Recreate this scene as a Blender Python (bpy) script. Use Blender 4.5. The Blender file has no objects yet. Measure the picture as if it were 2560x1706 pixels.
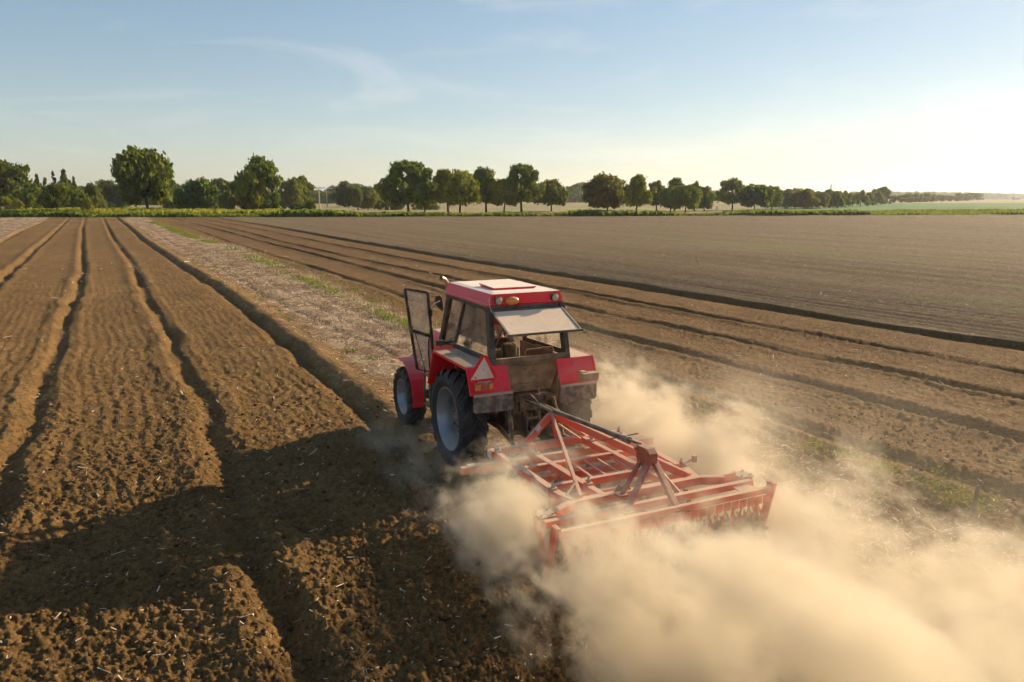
import bpy, bmesh, math, random
import numpy as np
from mathutils import Vector, Matrix, Euler

# ------------------------------------------------------------------ camera
scn = bpy.context.scene
F, HY, HC = 1887.6, 494.0, 4.298
PITCH = math.atan((853 - HY) / F)
cam_d = bpy.data.cameras.new("camera"); cam = bpy.data.objects.new("camera", cam_d)
scn.collection.objects.link(cam); scn.camera = cam
cam.location = (0, 0, HC); cam.rotation_euler = (math.pi / 2 - PITCH, 0, 0)
cam_d.sensor_width = 36; cam_d.lens = 36 * F / 2560; cam_d.clip_end = 20000; cam_d.clip_start = 0.1

# ------------------------------------------------------------------ sky, sun, exposure
SUN_AZ, SUN_EL = math.radians(51), math.radians(23)
world = bpy.data.worlds.new("World"); scn.world = world; world.use_nodes = True
wn = world.node_tree; wn.nodes.clear()
def wnode(t, **k):
    n = wn.nodes.new(t)
    for a, b in k.items(): setattr(n, a, b)
    return n
sky = wnode("ShaderNodeTexSky", sky_type='NISHITA', sun_disc=False)
sky.sun_elevation = SUN_EL; sky.sun_rotation = SUN_AZ
sky.air_density = 1.0; sky.dust_density = .12; sky.ozone_density = 1.5; sky.altitude = 100
bg = wnode("ShaderNodeBackground"); bg.inputs[1].default_value = 0.150
out = wnode("ShaderNodeOutputWorld")
tc = wnode("ShaderNodeTexCoord")
mp = wnode("ShaderNodeMapping"); mp.inputs['Scale'].default_value = (2.2, 2.2, 11.0); mp.inputs['Rotation'].default_value = (0.05, 0.16, 0.4); mp.inputs['Location'].default_value = (.55, .2, .3)
nz = wnode("ShaderNodeTexNoise"); nz.inputs['Scale'].default_value = 1.5; nz.inputs['Detail'].default_value = 7; nz.inputs['Distortion'].default_value = 0.8; nz.inputs['Roughness'].default_value = .58
rp = wnode("ShaderNodeValToRGB"); rp.color_ramp.elements[0].position = .50; rp.color_ramp.elements[1].position = .80
rp.color_ramp.elements[0].color = (0, 0, 0, 1); rp.color_ramp.elements[1].color = (.34, .34, .34, 1)
mx = wnode("ShaderNodeMix", data_type='RGBA')
mx.inputs[7].default_value = (5.0, 4.75, 4.4, 1)
wn.links.new(tc.outputs['Generated'], mp.inputs[0]); wn.links.new(mp.outputs[0], nz.inputs['Vector'])
wn.links.new(nz.outputs[0], rp.inputs[0]); wn.links.new(rp.outputs[0], mx.inputs[0])
gm = wnode("ShaderNodeGamma"); gm.inputs[1].default_value = .60; hs = wnode("ShaderNodeHueSaturation"); hs.inputs['Saturation'].default_value = 1.38
wn.links.new(sky.outputs[0], gm.inputs[0]); wn.links.new(gm.outputs[0], hs.inputs['Color']); wn.links.new(hs.outputs[0], mx.inputs[6]); wn.links.new(mx.outputs[2], bg.inputs[0]); wn.links.new(bg.outputs[0], out.inputs[0])

sun_d = bpy.data.lights.new("sun", 'SUN'); sun = bpy.data.objects.new("sun", sun_d); scn.collection.objects.link(sun)
sun_d.energy = 5.0; sun_d.angle = math.radians(0.6); sun_d.color = (1.0, .79, .52)
sdir = Vector((math.sin(SUN_AZ) * math.cos(SUN_EL), math.cos(SUN_AZ) * math.cos(SUN_EL), math.sin(SUN_EL)))
sun.rotation_euler = sdir.to_track_quat('Z', 'Y').to_euler(); sun.location = sdir * 60

scn.view_settings.view_transform = 'Standard'; scn.view_settings.look = 'None'
scn.view_settings.exposure = 0.62; scn.view_settings.gamma = 1
scn.cycles.use_denoising = True
scn.cycles.use_adaptive_sampling = True; scn.cycles.adaptive_threshold = .045; scn.cycles.adaptive_min_samples = 12
scn.cycles.max_bounces = 7; scn.cycles.diffuse_bounces = 3; scn.cycles.volume_bounces = 2; scn.cycles.transparent_max_bounces = 16
scn.cycles.volume_step_rate = 1.0; scn.cycles.volume_max_steps = 512
scn.render.film_transparent = False

rng = np.random.RandomState(7); random.seed(7)

# ------------------------------------------------------------------ helpers: objects
COL = scn.collection
def tag(o, label=None, cat=None, group=None, kind=None):
    if label: o['label'] = label
    if cat: o['category'] = cat
    if group: o['group'] = group
    if kind: o['kind'] = kind
    return o
def empty(name, loc=(0, 0, 0), rz=0, parent=None):
    o = bpy.data.objects.new(name, None); COL.objects.link(o); o.location = loc; o.rotation_euler = (0, 0, rz)
    o.empty_display_size = .3
    if parent: o.parent = parent
    return o
def mesh_obj(name, verts, faces, mat, parent=None, smooth=False):
    me = bpy.data.meshes.new(name); me.from_pydata([tuple(v) for v in verts], [], faces); me.update()
    if mat: me.materials.append(mat)
    if smooth: me.polygons.foreach_set('use_smooth', [True] * len(me.polygons))
    o = bpy.data.objects.new(name, me); COL.objects.link(o)
    if parent: o.parent = parent
    return o
def quads_mesh(name, P, mat, smooth=False):
    """P: (n,4,3) array -> quad soup mesh"""
    n = len(P); me = bpy.data.meshes.new(name)
    me.vertices.add(n * 4); me.vertices.foreach_set('co', np.asarray(P, dtype=np.float32).ravel())
    me.loops.add(n * 4); me.loops.foreach_set('vertex_index', np.arange(n * 4, dtype=np.int32))
    me.polygons.add(n); me.polygons.foreach_set('loop_start', np.arange(0, n * 4, 4, dtype=np.int32))
    me.update(calc_edges=True)
    if mat: me.materials.append(mat)
    return me

class MB:
    """collects shapes in one mesh"""
    def __init__(s): s.v = []; s.f = []
    def add(s, vs, fs):
        b = len(s.v); s.v += [tuple(v) for v in vs]; s.f += [tuple(b + i for i in f) for f in fs]; return s
    def box(s, c, d, R=None):
        x, y, z = d[0] / 2, d[1] / 2, d[2] / 2
        vs = [Vector(p) for p in ((-x, -y, -z), (x, -y, -z), (x, y, -z), (-x, y, -z), (-x, -y, z), (x, -y, z), (x, y, z), (-x, y, z))]
        if R is not None: vs = [R @ v for v in vs]
        c = Vector(c)
        return s.add([v + c for v in vs], [(3, 2, 1, 0), (4, 5, 6, 7), (0, 1, 5, 4), (1, 2, 6, 5), (2, 3, 7, 6), (3, 0, 4, 7)])
    def hexa(s, b, t):
        """bottom 4 points, top 4 points, same winding (ccw from above)"""
        return s.add(list(b) + list(t), [(3, 2, 1, 0), (4, 5, 6, 7), (0, 1, 5, 4), (1, 2, 6, 5), (2, 3, 7, 6), (3, 0, 4, 7)])
    def beam(s, a, b, w, h, up=(0, 0, 1)):
        a = Vector(a); b = Vector(b); d = b - a; L = d.length; y = d / L
        x = y.cross(Vector(up))
        if x.length < 1e-4: x = y.cross(Vector((1, 0, 0)))
        x.normalize(); z = x.cross(y)
        R = Matrix((x, y, z)).transposed()
        return s.box((a + b) / 2, (w, L, h), R)
    def tube(s, pts, r, n=10, cap=True):
        pts = [Vector(p) for p in pts]; m = len(pts)
        rs = r if isinstance(r, (list, tuple)) else [r] * m
        t0 = (pts[1] - pts[0]).normalized(); ref = t0.orthogonal().normalized(); rings = []
        for i, p in enumerate(pts):
            t = (pts[min(i + 1, m - 1)] - pts[max(i - 1, 0)]).normalized()
            ref = (ref - t * ref.dot(t)).normalized(); bi = t.cross(ref)
            rings.append([p + (ref * math.cos(2 * math.pi * k / n) + bi * math.sin(2 * math.pi * k / n)) * rs[i] for k in range(n)])
        vs = [v for R in rings for v in R]; fs = []
        for i in range(m - 1):
            for k in range(n):
                k2 = (k + 1) % n; fs.append((i * n + k, i * n + k2, (i + 1) * n + k2, (i + 1) * n + k))
        if cap: fs += [tuple(range(n))[::-1], tuple((m - 1) * n + k for k in range(n))]
        return s.add(vs, fs)
    def lathe(s, prof, c, axis='x', n=40, a0=0, a1=2 * math.pi):
        """prof: list of (axial, radius)"""
        c = Vector(c); full = abs(a1 - a0 - 2 * math.pi) < 1e-6; m = n if full else n + 1; vs = []; fs = []
        for i in range(m):
            a = a0 + (a1 - a0) * i / n; ca, sa = math.cos(a), math.sin(a)
            for (t, r) in prof:
                v = {'x': (t, r * ca, r * sa), 'y': (r * ca, t, r * sa), 'z': (r * ca, r * sa, t)}[axis]
                vs.append(c + Vector(v))
        k = len(prof)
        for i in range(n):
            j = (i + 1) % m
            for q in range(k - 1): fs.append((i * k + q, i * k + q + 1, j * k + q + 1, j * k + q))
        return s.add(vs, fs)
    def prism(s, poly, d):
        """poly: list of 3D points (planar), extruded by vector d"""
        n = len(poly); d = Vector(d); p = [Vector(q) for q in poly]
        return s.add(p + [q + d for q in p], [tuple(range(n))[::-1], tuple(range(n, 2 * n))] + [(i, (i + 1) % n, n + (i + 1) % n, n + i) for i in range(n)])
    def build(s, name, mat, parent=None, smooth=False, bevel=0, auto=None):
        o = mesh_obj(name, s.v, s.f, mat, parent)
        bm = bmesh.new(); bm.from_mesh(o.data); bmesh.ops.recalc_face_normals(bm, faces=bm.faces)
        if bevel:
            es = [e for e in bm.edges if len(e.link_faces) == 2 and e.calc_face_angle(0) > math.radians(35)]
            bmesh.ops.bevel(bm, geom=es, offset=bevel, segments=2, affect='EDGES', profile=.6, clamp_overlap=True)
        if smooth:
            for f in bm.faces: f.smooth = True
            for e in bm.edges:
                if len(e.link_faces) == 2 and e.calc_face_angle(0) > math.radians(auto or 40): e.smooth = False
        bm.to_mesh(o.data); bm.free()
        return o

# ------------------------------------------------------------------ helpers: materials
def new_mat(name):
    m = bpy.data.materials.new(name); m.use_nodes = True; nt = m.node_tree; nt.nodes.clear()
    o = nt.nodes.new("ShaderNodeOutputMaterial"); return m, nt, o
def N(nt, t, **k):
    n = nt.nodes.new(t)
    for a, b in k.items():
        if hasattr(n, a): setattr(n, a, b)
    return n
def noise(nt, scale, detail=4, coord='Object', rough=.55, dist=0.0, vec=None):
    n = N(nt, "ShaderNodeTexNoise"); n.inputs['Scale'].default_value = scale; n.inputs['Detail'].default_value = detail
    n.inputs['Roughness'].default_value = rough; n.inputs['Distortion'].default_value = dist
    if vec is None: vec = N(nt, "ShaderNodeTexCoord").outputs[coord]
    nt.links.new(vec, n.inputs['Vector']); return n.outputs[0]
def math_(nt, op, a, b=None, c=None, clamp=False):
    n = N(nt, "ShaderNodeMath", operation=op, use_clamp=clamp)
    for i, x in enumerate((a, b, c)):
        if x is None: continue
        if isinstance(x, (int, float)): n.inputs[i].default_value = x
        else: nt.links.new(x, n.inputs[i])
    return n.outputs[0]
def ramp01(nt, x, a, b, lo=0., hi=1., smooth=True):
    n = N(nt, "ShaderNodeMapRange", interpolation_type='SMOOTHSTEP' if smooth else 'LINEAR')
    for i, v in zip((1, 2, 3, 4), (a, b, lo, hi)): n.inputs[i].default_value = v
    nt.links.new(x, n.inputs[0]); return n.outputs[0]
def mixc(nt, f, a, b):
    n = N(nt, "ShaderNodeMix", data_type='RGBA')
    for i, x in ((0, f), (6, a), (7, b)):
        if isinstance(x, (int, float)): n.inputs[i].default_value = x
        elif isinstance(x, tuple): n.inputs[i].default_value = (*x, 1) if len(x) == 3 else x
        else: nt.links.new(x, n.inputs[i])
    return n.outputs[2]

DUST = (.50, .385, .27)
def painted(name, col, rough=.4, metal=0., dust_up=.85, dust_all=.12, col2=None, scale=6., dustcol=DUST, edge=.55, spec=.5):
    """paint or metal under field dust; dust settles on faces that look up"""
    m, nt, o = new_mat(name); b = N(nt, "ShaderNodeBsdfPrincipled")
    g = N(nt, "ShaderNodeNewGeometry"); sep = N(nt, "ShaderNodeSeparateXYZ"); nt.links.new(g.outputs['Normal'], sep.inputs[0])
    up = ramp01(nt, sep.outputs[2], edge, .95, 0, dust_up)
    n1 = noise(nt, scale, 6, dist=.6); n2 = noise(nt, scale * 7, 4)
    sp = ramp01(nt, n1, .3, .75, .0, 2.0)
    allv = math_(nt, 'MULTIPLY', sp, dust_all)
    tot = math_(nt, 'ADD', math_(nt, 'MULTIPLY', up, ramp01(nt, n2, .2, .6, .82, 1.0)), allv, clamp=True)
    base = mixc(nt, ramp01(nt, n1, .3, .7), col, col2 or tuple(c * .82 for c in col))
    nt.links.new(mixc(nt, tot, base, dustcol), b.inputs['Base Color'])
    nt.links.new(ramp01(nt, tot, 0, .7, rough, .9), b.inputs['Roughness'])
    nt.links.new(ramp01(nt, tot, 0, .5, metal, 0), b.inputs['Metallic'])
    b.inputs['Specular IOR Level'].default_value = spec
    bp = N(nt, "ShaderNodeBump"); bp.inputs['Strength'].default_value = .25; bp.inputs['Distance'].default_value = .004
    nt.links.new(noise(nt, scale * 5, 3), bp.inputs['Height']); nt.links.new(bp.outputs[0], b.inputs['Normal'])
    nt.links.new(b.outputs[0], o.inputs[0]); return m
M = {}
M['red'] = painted('red_paint', (.90, .006, .030), .38, dust_up=.95, dust_all=.07)
M['red_beam'] = painted('red_beam_paint', (.90, .11, .040), .5, dust_up=.82, dust_all=.20, dustcol=(.56, .38, .26))
M['dark_red'] = painted('worn_dark_red', (.30, .03, .015), .5, dust_up=.5, dust_all=.12)
M['roof'] = painted('roof_paint', (.86, .006, .028), .38, dust_up=1., dust_all=.03, dustcol=(.84, .72, .58))
M['red_clean'] = painted('red_fender_paint', (.90, .006, .030), .38, dust_up=.38, dust_all=.06)
M['black'] = painted('black_frame', (.022, .020, .024), .45, dust_up=.5, dust_all=.10)
M['dark_metal'] = painted('oily_metal', (.06, .045, .03), .6, dust_up=.7, dust_all=.45, dustcol=(.34, .23, .13))
M['tube_metal'] = painted('tube_steel', (.10, .075, .055), .45, .4, dust_up=.5, dust_all=.2)
M['steel'] = painted('steel', (.42, .36, .30), .35, .6, dust_up=.6, dust_all=.3)
M['rubber'] = painted('tyre_rubber', (.018, .018, .022), .75, dust_up=.25, dust_all=.13, dustcol=(.20, .145, .10))
M['sidewall'] = M['rubber']
M['rim'] = painted('rim_silver', (.26, .29, .35), .36, .5, dust_up=.35, dust_all=.18)
M['hub'] = painted('hub_metal', (.08, .075, .08), .5, .3, dust_up=.4, dust_all=.25)
M['flap'] = painted('rubber_flap', (.075, .05, .045), .8, dust_up=.6, dust_all=.28, scale=9)
M['tan_panel'] = painted('dusty_panel', (.20, .13, .07), .8, dust_up=.9, dust_all=.45, dustcol=(.42, .30, .17))
M['orange_dust'] = painted('dusty_orange_panel', (.46, .09, .03), .8, dust_up=.9, dust_all=.5, dustcol=(.40, .27, .14))
M['white'] = painted('white_paint', (.72, .66, .60), .6, dust_up=.3, dust_all=.2)
M['refl_white'] = painted('reflective_white', (.74, .60, .52), .7, dust_up=.2, dust_all=.15)
M['refl_red'] = painted('reflective_red', (.75, .008, .03), .5, dust_up=.1, dust_all=.03)
M['amber'] = painted('amber_lens', (.75, .22, .02), .25, dust_up=.4, dust_all=.15)
M['red_lens'] = painted('red_lens', (.45, .03, .01), .25, dust_up=.4, dust_all=.15)
M['lens'] = painted('dusty_lens', (.42, .36, .27), .3, dust_up=.4, dust_all=.4)
M['olive'] = painted('olive_cloth', (.11, .085, .04), .9, dust_up=.75, dust_all=.15)
M['brown_cloth'] = painted('brown_cloth', (.045, .03, .022), .95, dust_up=.1, dust_all=.05)
M['skin'] = painted('skin', (.52, .28, .18), .6, dust_up=0, dust_all=.02)
M['red_cloth'] = painted('red_cap', (.55, .06, .02), .85, dust_up=.1, dust_all=.02)
M['seat'] = painted('seat_vinyl', (.05, .045, .04), .6, dust_up=.3, dust_all=.2)
M['wood'] = painted('weathered_wood', (.24, .18, .14), .9, dust_up=.2, dust_all=.2, scale=14)
M['bark'] = painted('bark', (.055, .04, .028), .95, dust_up=0, dust_all=0, scale=2)
M['pale_pole'] = painted('pale_pole', (.62, .52, .40), .8, dust_up=0, dust_all=.1, scale=1)
M['concrete'] = painted('concrete', (.36, .33, .30), .9, dust_up=0, dust_all=.1, scale=.2)
M['turbine'] = painted('turbine_white', (.70, .70, .70), .5, dust_up=0, dust_all=0, scale=.1)

def glass_mat(name, dusty, col, patch=.2, trans=.55):
    m, nt, o = new_mat(name)
    tr = N(nt, "ShaderNodeBsdfTransparent"); tr.inputs[0].default_value = (.93, .93, .92, 1)
    gl = N(nt, "ShaderNodeBsdfGlossy"); gl.inputs['Roughness'].default_value = .08
    df = N(nt, "ShaderNodeBsdfDiffuse"); df.inputs[0].default_value = (*col, 1)
    tl = N(nt, "ShaderNodeBsdfTranslucent"); tl.inputs[0].default_value = (*col, 1)
    m1 = N(nt, "ShaderNodeMixShader"); m1.inputs[0].default_value = trans
    nt.links.new(df.outputs[0], m1.inputs[1]); nt.links.new(tl.outputs[0], m1.inputs[2])
    fr = N(nt, "ShaderNodeFresnel"); m2 = N(nt, "ShaderNodeMixShader")
    nt.links.new(fr.outputs[0], m2.inputs[0]); nt.links.new(tr.outputs[0], m2.inputs[1]); nt.links.new(gl.outputs[0], m2.inputs[2])
    f = ramp01(nt, noise(nt, 5, 6, dist=1.), .25, .75, dusty - patch, dusty + patch)
    m3 = N(nt, "ShaderNodeMixShader"); nt.links.new(f, m3.inputs[0]); nt.links.new(m2.outputs[0], m3.inputs[1]); nt.links.new(m1.outputs[0], m3.inputs[2])
    nt.links.new(m3.outputs[0], o.inputs[0]); return m
M['glass'] = glass_mat('dusty_glass', .10, (.80, .66, .52), .09)
M['glass_door'] = glass_mat('door_glass', .34, (.80, .66, .52), .14)
M['glass_rear'] = glass_mat('thick_dust_glass', .90, (.95, .76, .57), .06, .2)

def leaf_mat(name, c1, c2, tr=.55):
    m, nt, o = new_mat(name)
    n = noise(nt, 1.1, 3); n2 = noise(nt, 7., 2)
    f = math_(nt, 'MULTIPLY_ADD', n2, .45, math_(nt, 'MULTIPLY', n, .6))
    c = mixc(nt, ramp01(nt, f, .35, .68), c1, c2)
    d = N(nt, "ShaderNodeBsdfDiffuse"); t = N(nt, "ShaderNodeBsdfTranslucent"); mxs = N(nt, "ShaderNodeMixShader"); mxs.inputs[0].default_value = tr
    nt.links.new(c, d.inputs[0]); nt.links.new(mixc(nt, .55, c, (.30, .34, .05)), t.inputs[0])
    nt.links.new(d.outputs[0], mxs.inputs[1]); nt.links.new(t.outputs[0], mxs.inputs[2]); nt.links.new(mxs.outputs[0], o.inputs[0]); return m
LM = {
 'dark': leaf_mat('leaf_dark', (.040, .062, .014), (.12, .145, .025)),
 'green': leaf_mat('leaf_green', (.06, .10, .018), (.18, .22, .035), .42),
 'deep': leaf_mat('leaf_deep', (.018, .07, .020), (.06, .14, .03)),
 'yellow': leaf_mat('leaf_yellow', (.13, .145, .018), (.34, .32, .04), .42),
 'olive': leaf_mat('leaf_olive', (.15, .155, .05), (.31, .29, .09), .4),
 'rust': leaf_mat('leaf_rust', (.09, .06, .02), (.22, .125, .03)),
 'blue': leaf_mat('leaf_bluegreen', (.05, .08, .04), (.12, .16, .06)),
}

# ------------------------------------------------------------------ pixel tools (where things stand on the ground)
def ray(px, py):
    a = (px - 1280) / F; b = (853 - py) / F
    return np.array([a, math.cos(PITCH) + b * math.sin(PITCH), -math.sin(PITCH) + b * math.cos(PITCH)])
def ground_at(px, py):
    d = ray(px, py); return d * (-HC / d[2])

# ------------------------------------------------------------------ ground height and soil colour
THF = -.4985
RF = np.array([math.cos(THF), -math.sin(THF)]); FF = np.array([math.sin(THF), math.cos(THF)])
def sstep(x, a, b): t = np.clip((x - a) / (b - a), 0, 1); return t * t * (3 - 2 * t)
_tabs = {}
def vn(x, y, seed=0):
    if seed not in _tabs: _tabs[seed] = np.random.RandomState(seed + 11).rand(256, 256)
    T = _tabs[seed]; xi = np.floor(x).astype(np.int64); yi = np.floor(y).astype(np.int64)
    fx = x - xi; fy = y - yi; fx = fx * fx * (3 - 2 * fx); fy = fy * fy * (3 - 2 * fy)
    x0 = xi & 255; x1 = (xi + 1) & 255; y0 = yi & 255; y1 = (yi + 1) & 255
    return (T[x0, y0] * (1 - fx) + T[x1, y0] * fx) * (1 - fy) + (T[x0, y1] * (1 - fx) + T[x1, y1] * fx) * fy
def cell(x, y, seed):
    """crumb heights: each cell holds one rounded lump of its own size"""
    vn(x[:1], y[:1], seed); vn(x[:1], y[:1], seed + 1); vn(x[:1], y[:1], seed + 2); A, B, Cc = _tabs[seed], _tabs[seed + 1], _tabs[seed + 2]
    xi = np.floor(x).astype(np.int64); yi = np.floor(y).astype(np.int64); out = np.zeros_like(x)
    for i in (-1, 0, 1):
        for j in (-1, 0, 1):
            a = (xi + i) & 255; b = (yi + j) & 255; px = xi + i + A[a, b]; py = yi + j + B[a, b]; s = Cc[a, b]
            R = .28 + .55 * s * s; d2 = ((x - px) ** 2 + (y - py) ** 2) / (R * R)
            out = np.maximum(out, np.sqrt(np.clip(1 - d2, 0, 1)) * R)
    return out
def cen(V, vs, us): return np.interp(V, vs, us)
FUR = [  # (V knots, U knots, depth, crest, width)
 ([0, 14, 18, 30, 38, 52, 83, 120, 200], [-1.75, -1.7, -1.5, -1.33, -1.16, -.97, -1.41, -1.8, -2.05], .13, .060, .17),
 ([0, 6.3, 9.5, 13, 16.3, 19.4, 27, 37, 58, 100, 200], [1.22, 1.28, 1.3, 1.41, 1.62, 1.59, 1.74, 1.56, 1.84, 1.39, 1.38], .13, .060, .17),
 ([0, 40, 77, 117, 165], [-4.5, -4.6, -4.87, -4.7, -5.0], .14, .07, .2),
 ([0, 200], [-8.55, -8.6], .16, .08, .22),
 ([0, 9.9, 21, 60, 150], [11.6, 11.5, 11.7, 11.5, 11.6], .07, .03, .2),
 ([0, 7, 21, 60, 124], [14.5, 14.45, 14.2, 14.6, 14.4], .15, .05, .2),
 ([0, 8.5, 26, 60, 124, 160], [17.4, 17.3, 16.7, 16.2, 16.6, 16.4], .14, .06, .22),
 ([0, 10, 30, 80, 157], [20.2, 20.1, 19.3, 19.6, 19.4], .16, .08, .25),
]
CV, CU = [0, 13, 14.7, 22, 35, 50, 88, 160], [4.45, 4.5, 4.5, 4.77, 4.96, 4.6, 4.2, 4.2]
EV, EU = [0, 12, 37, 152], [23.5, 23.4, 22.7, 23.2]
GV, GU = [0, 5, 12, 20, 30, 45, 69, 103, 160], [10.3, 10.2, 9.6, 9.0, 9.1, 9.5, 10.3, 9.2, 9.0]
E0, E1, E2 = (-112.0, 167.3), (0., 174.3), (130.2, 194.7)
def edge_y(X):
    return np.interp(X, [-400, E0[0], E1[0], E2[0], 500], [150, E0[1], E1[1], E2[1], 253])
def soil(X, Y, dr, want_color=True):
    X = np.asarray(X, float); Y = np.asarray(Y, float)
    U = X * RF[0] + Y * RF[1]; V = X * FF[0] + Y * FF[1]
    e = Y - edge_y(X)
    infield = 1 - sstep(e, -1.0, .3)
    Uw = U + .22 * (vn(U * .3, V * .55, 1) - .5) + .10 * (vn(U * 1.2, V * 1.6, 19) - .5) * np.clip(.6 / (2 * dr), 0, 1) + .07 * (vn(U * 4, V * 4.5, 20) - .5) * np.clip(.2 / (2 * dr), 0, 1)
    # tilled mask
    c = cen(V, CV, CU); g = cen(V, [0, 8, 14, 19, 24, 200], [7.6, 7.9, 8.3, 9.3, 9.9, 9.9]) + (cen(V, GV, GU) - 9.2) * sstep(V, 24, 30) + .5 * (vn(U * .7, V * .9, 2) - .5)
    cedge = sstep(U - c, -.05, .12)
    behind = 1 - sstep(V, 4.0, 6.5)            # already worked behind the implement
    stub = cedge * (1 - sstep(U, g - .35, g + .35)) * (1 - behind * (1 - sstep(U, 7.2, 7.8)))
    stub = np.maximum(stub, 1 - sstep(U, -9.0, -8.7))
    fld = sstep(U - cen(V, EV, EU), 0, .25)
    till = np.clip(1 - stub - fld, 0, 1)
    h = np.zeros_like(X)
    for i, (vs, us, dep, cr, w) in enumerate(FUR):
        am = .55 + .9 * vn(V * .35 + i * 7, V * 0 + i, 3)
        d = Uw - cen(V, vs, us)
        h += (-dep * np.exp(-((d - .02) / w) ** 2) + cr * np.exp(-((d + .40) / .24) ** 2) + .045 * np.exp(-((d - .45) / .22) ** 2)) * am
    d = Uw - c
    h += -.17 * np.exp(-((d + .08) / .20) ** 2) + .085 * np.exp(-((d - .42) / .28) ** 2) * (.6 + .8 * vn(U, V * .6, 4))
    d = U - cen(V, EV, EU)
    h += -.20 * np.exp(-((d + .12) / .22) ** 2) + .14 * np.exp(-((d - .22) / .2) ** 2) * (.6 + .8 * vn(U, V * .8, 5))
    h += till * (-.03)
    # wheel ruts in the stubble and a tramline
    for us, dp, vv in ((6.4, .05, 13), (7.35, .03, 23), (8.4, .03, 41)):
        d = Uw - (us + .35 * (vn(V * .05 + vv, V * 0, 6) - .5)) - .8 * (1 - sstep(V, 10, 34)) * (us < 7)
        h -= stub * dp * np.exp(-(d / .16) ** 2)
    # tine lines along the pass, roller marks across
    th = -.442 * 0
    h += till * .009 * np.cos(2 * np.pi * Uw / .27) * (.3 + vn(U * 2, V * .4, 7)) * np.clip(.3 / (3 * dr), 0, 1)
    wv = V + .25 * (vn(U * .8, V * .3, 8) - .5)
    h += till * .012 * np.cos(2 * np.pi * wv / .21) * sstep(vn(U * .5, V * .25, 9), .3, .8) * np.clip(.21 / (3 * dr), 0, 1)
    # drill rows
    row = np.cos(2 * np.pi * (U + .1 * vn(U * 0, V * .1, 10)) / .75) + .35 * np.cos(2 * np.pi * (U + .3 * vn(U * 0, V * .05, 10)) / 3.0)
    h += fld * .036 * row * np.clip(.75 / (2.5 * dr), .4, 1) * (.5 + vn(U * .2, V * .03, 18))
    # clods
    amp = till * 1.0 + stub * .42 + fld * .40
    for k, (sc, a) in enumerate(((.9, .016), (.42, .008), (.20, .010), (.11, .014), (.06, .014), (.033, .010))):
        w = np.clip(sc / (2.2 * dr), 0, 1)
        n = vn((U * .97 + V * .24) / sc + k * 31, (V * .97 - U * .24) / sc + k * 17, 12 + k)
        if k in (1, 2, 3): n = 1 - np.abs(2 * n - 1) * 1.15
        h += amp * a * (n - .5) * 2 * w
    nr = np.hypot(X, Y) < 60; xx, yy, dd, aa = U[nr], V[nr], dr[nr], amp[nr]; hc = np.zeros_like(xx)
    for k, (sc, a) in enumerate(((.13, .034), (.070, .044), (.040, .034))):
        hc += a * (cell((xx * .9 + yy * .43) / sc + k * 9, (yy * .9 - xx * .43) / sc, 80 + 3 * k) - .25) * np.clip(sc / (2.0 * dd), 0, 1)
    h[nr] += hc * aa * (.5 + .9 * vn(xx * 1.1, yy * .8, 79))
    h += .08 * (vn(X * .05, Y * .05, 30) - .5) * 2 * sstep(np.hypot(X, Y), 16, 40)
    h *= infield
    out = (1 - infield)
    h += out * (.25 * sstep(e, 0, 3) * (vn(X * .2, Y * .2, 31)) + .05 * vn(X * 1.5, Y * 1.5, 32))
    if not want_color: return h
    def col(c): return np.array(c)[None, :]
    n1 = vn(U * .35, V * .12, 40); n2 = vn(U * 1.7, V * 1.3, 41); n3 = vn(U * 9, V * 8, 42); n4 = vn(U * 27, V * 25, 43)
    mixn = (.4 * n2 + .35 * n3 + .25 * n4)[:, None]
    ctill = col((.182, .104, .037)) * (.62 + .76 * mixn) * (1 + .25 * (n1[:, None] - .5))
    ctill = ctill * (1 - .25 * sstep(U, 10, 13)[:, None]) + col((.12, .060, .028)) * .25 * sstep(U, 10, 13)[:, None]
    dusty = sstep(n2 * .5 + n3 * .5, .35, .75)[:, None]
    cst = col((.215, .135, .078)) * (1 - dusty) + col((.42, .30, .185)) * dusty; cst = cst * (.75 + .5 * n4[:, None])
    bermc = (1 - sstep(U - c + .5 * (n2 - .5), .9, 1.5))[:, None] * (U > c - .3)[:, None]
    cst = cst * (1 - .9 * bermc) + ctill * 1.2 * .9 * bermc
    rowd = (.5 + .5 * np.cos(2 * np.pi * U / 3.0 + 6 * vn(U * 0, V * .05, 44)))[:, None]
    strk = vn(U * 1.3, V * .035, 45)[:, None]
    cf = (col((.185, .122, .070)) * (1 - .30 * strk) + col((.02, .025, .0)) * rowd * .6) * (.8 + .4 * n3[:, None])
    gp = sstep(vn(U * .25, V * .06, 46) + .25 * (n2 - .5), .70, .85)[:, None] * (1 - .5 * sstep(V, 60, 120)[:, None])
    cf = cf * (1 - .32 * gp) + col((.15, .16, .05)) * .32 * gp
    C = ctill * till[:, None] + cst * stub[:, None] + cf * fld[:, None]
    # beyond the field edge
    ang = X / np.maximum(Y, 1)
    nn = vn(X * .08, Y * .08, 47)[:, None]; nf = vn(X * .5, Y * .25, 48)[:, None]
    mead = col((.30, .28, .04)) * (.55 + .8 * nf)
    midf = col((.30, .235, .12)) * (.8 + .4 * nn)
    green = col((.10, .20, .055)) * (.8 + .4 * nn)
    pale = col((.30, .25, .12)) * (.8 + .4 * nn)
    wl = (1 - sstep(ang, -.36, -.28))[:, None]; wr = (sstep(ang + .0 * X, .26, .36))[:, None]
    fr = wl * mead + wr * green + (1 - wl - wr) * midf
    deep = sstep(e, 60, 75)[:, None] * (1 - wr) + sstep(e, 330, 360)[:, None] * wr
    fr = fr * (1 - deep) + pale * deep
    far = sstep(e, 900, 1100)[:, None]; fr = fr * (1 - far) + col((.10, .12, .06)) * far
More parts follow.
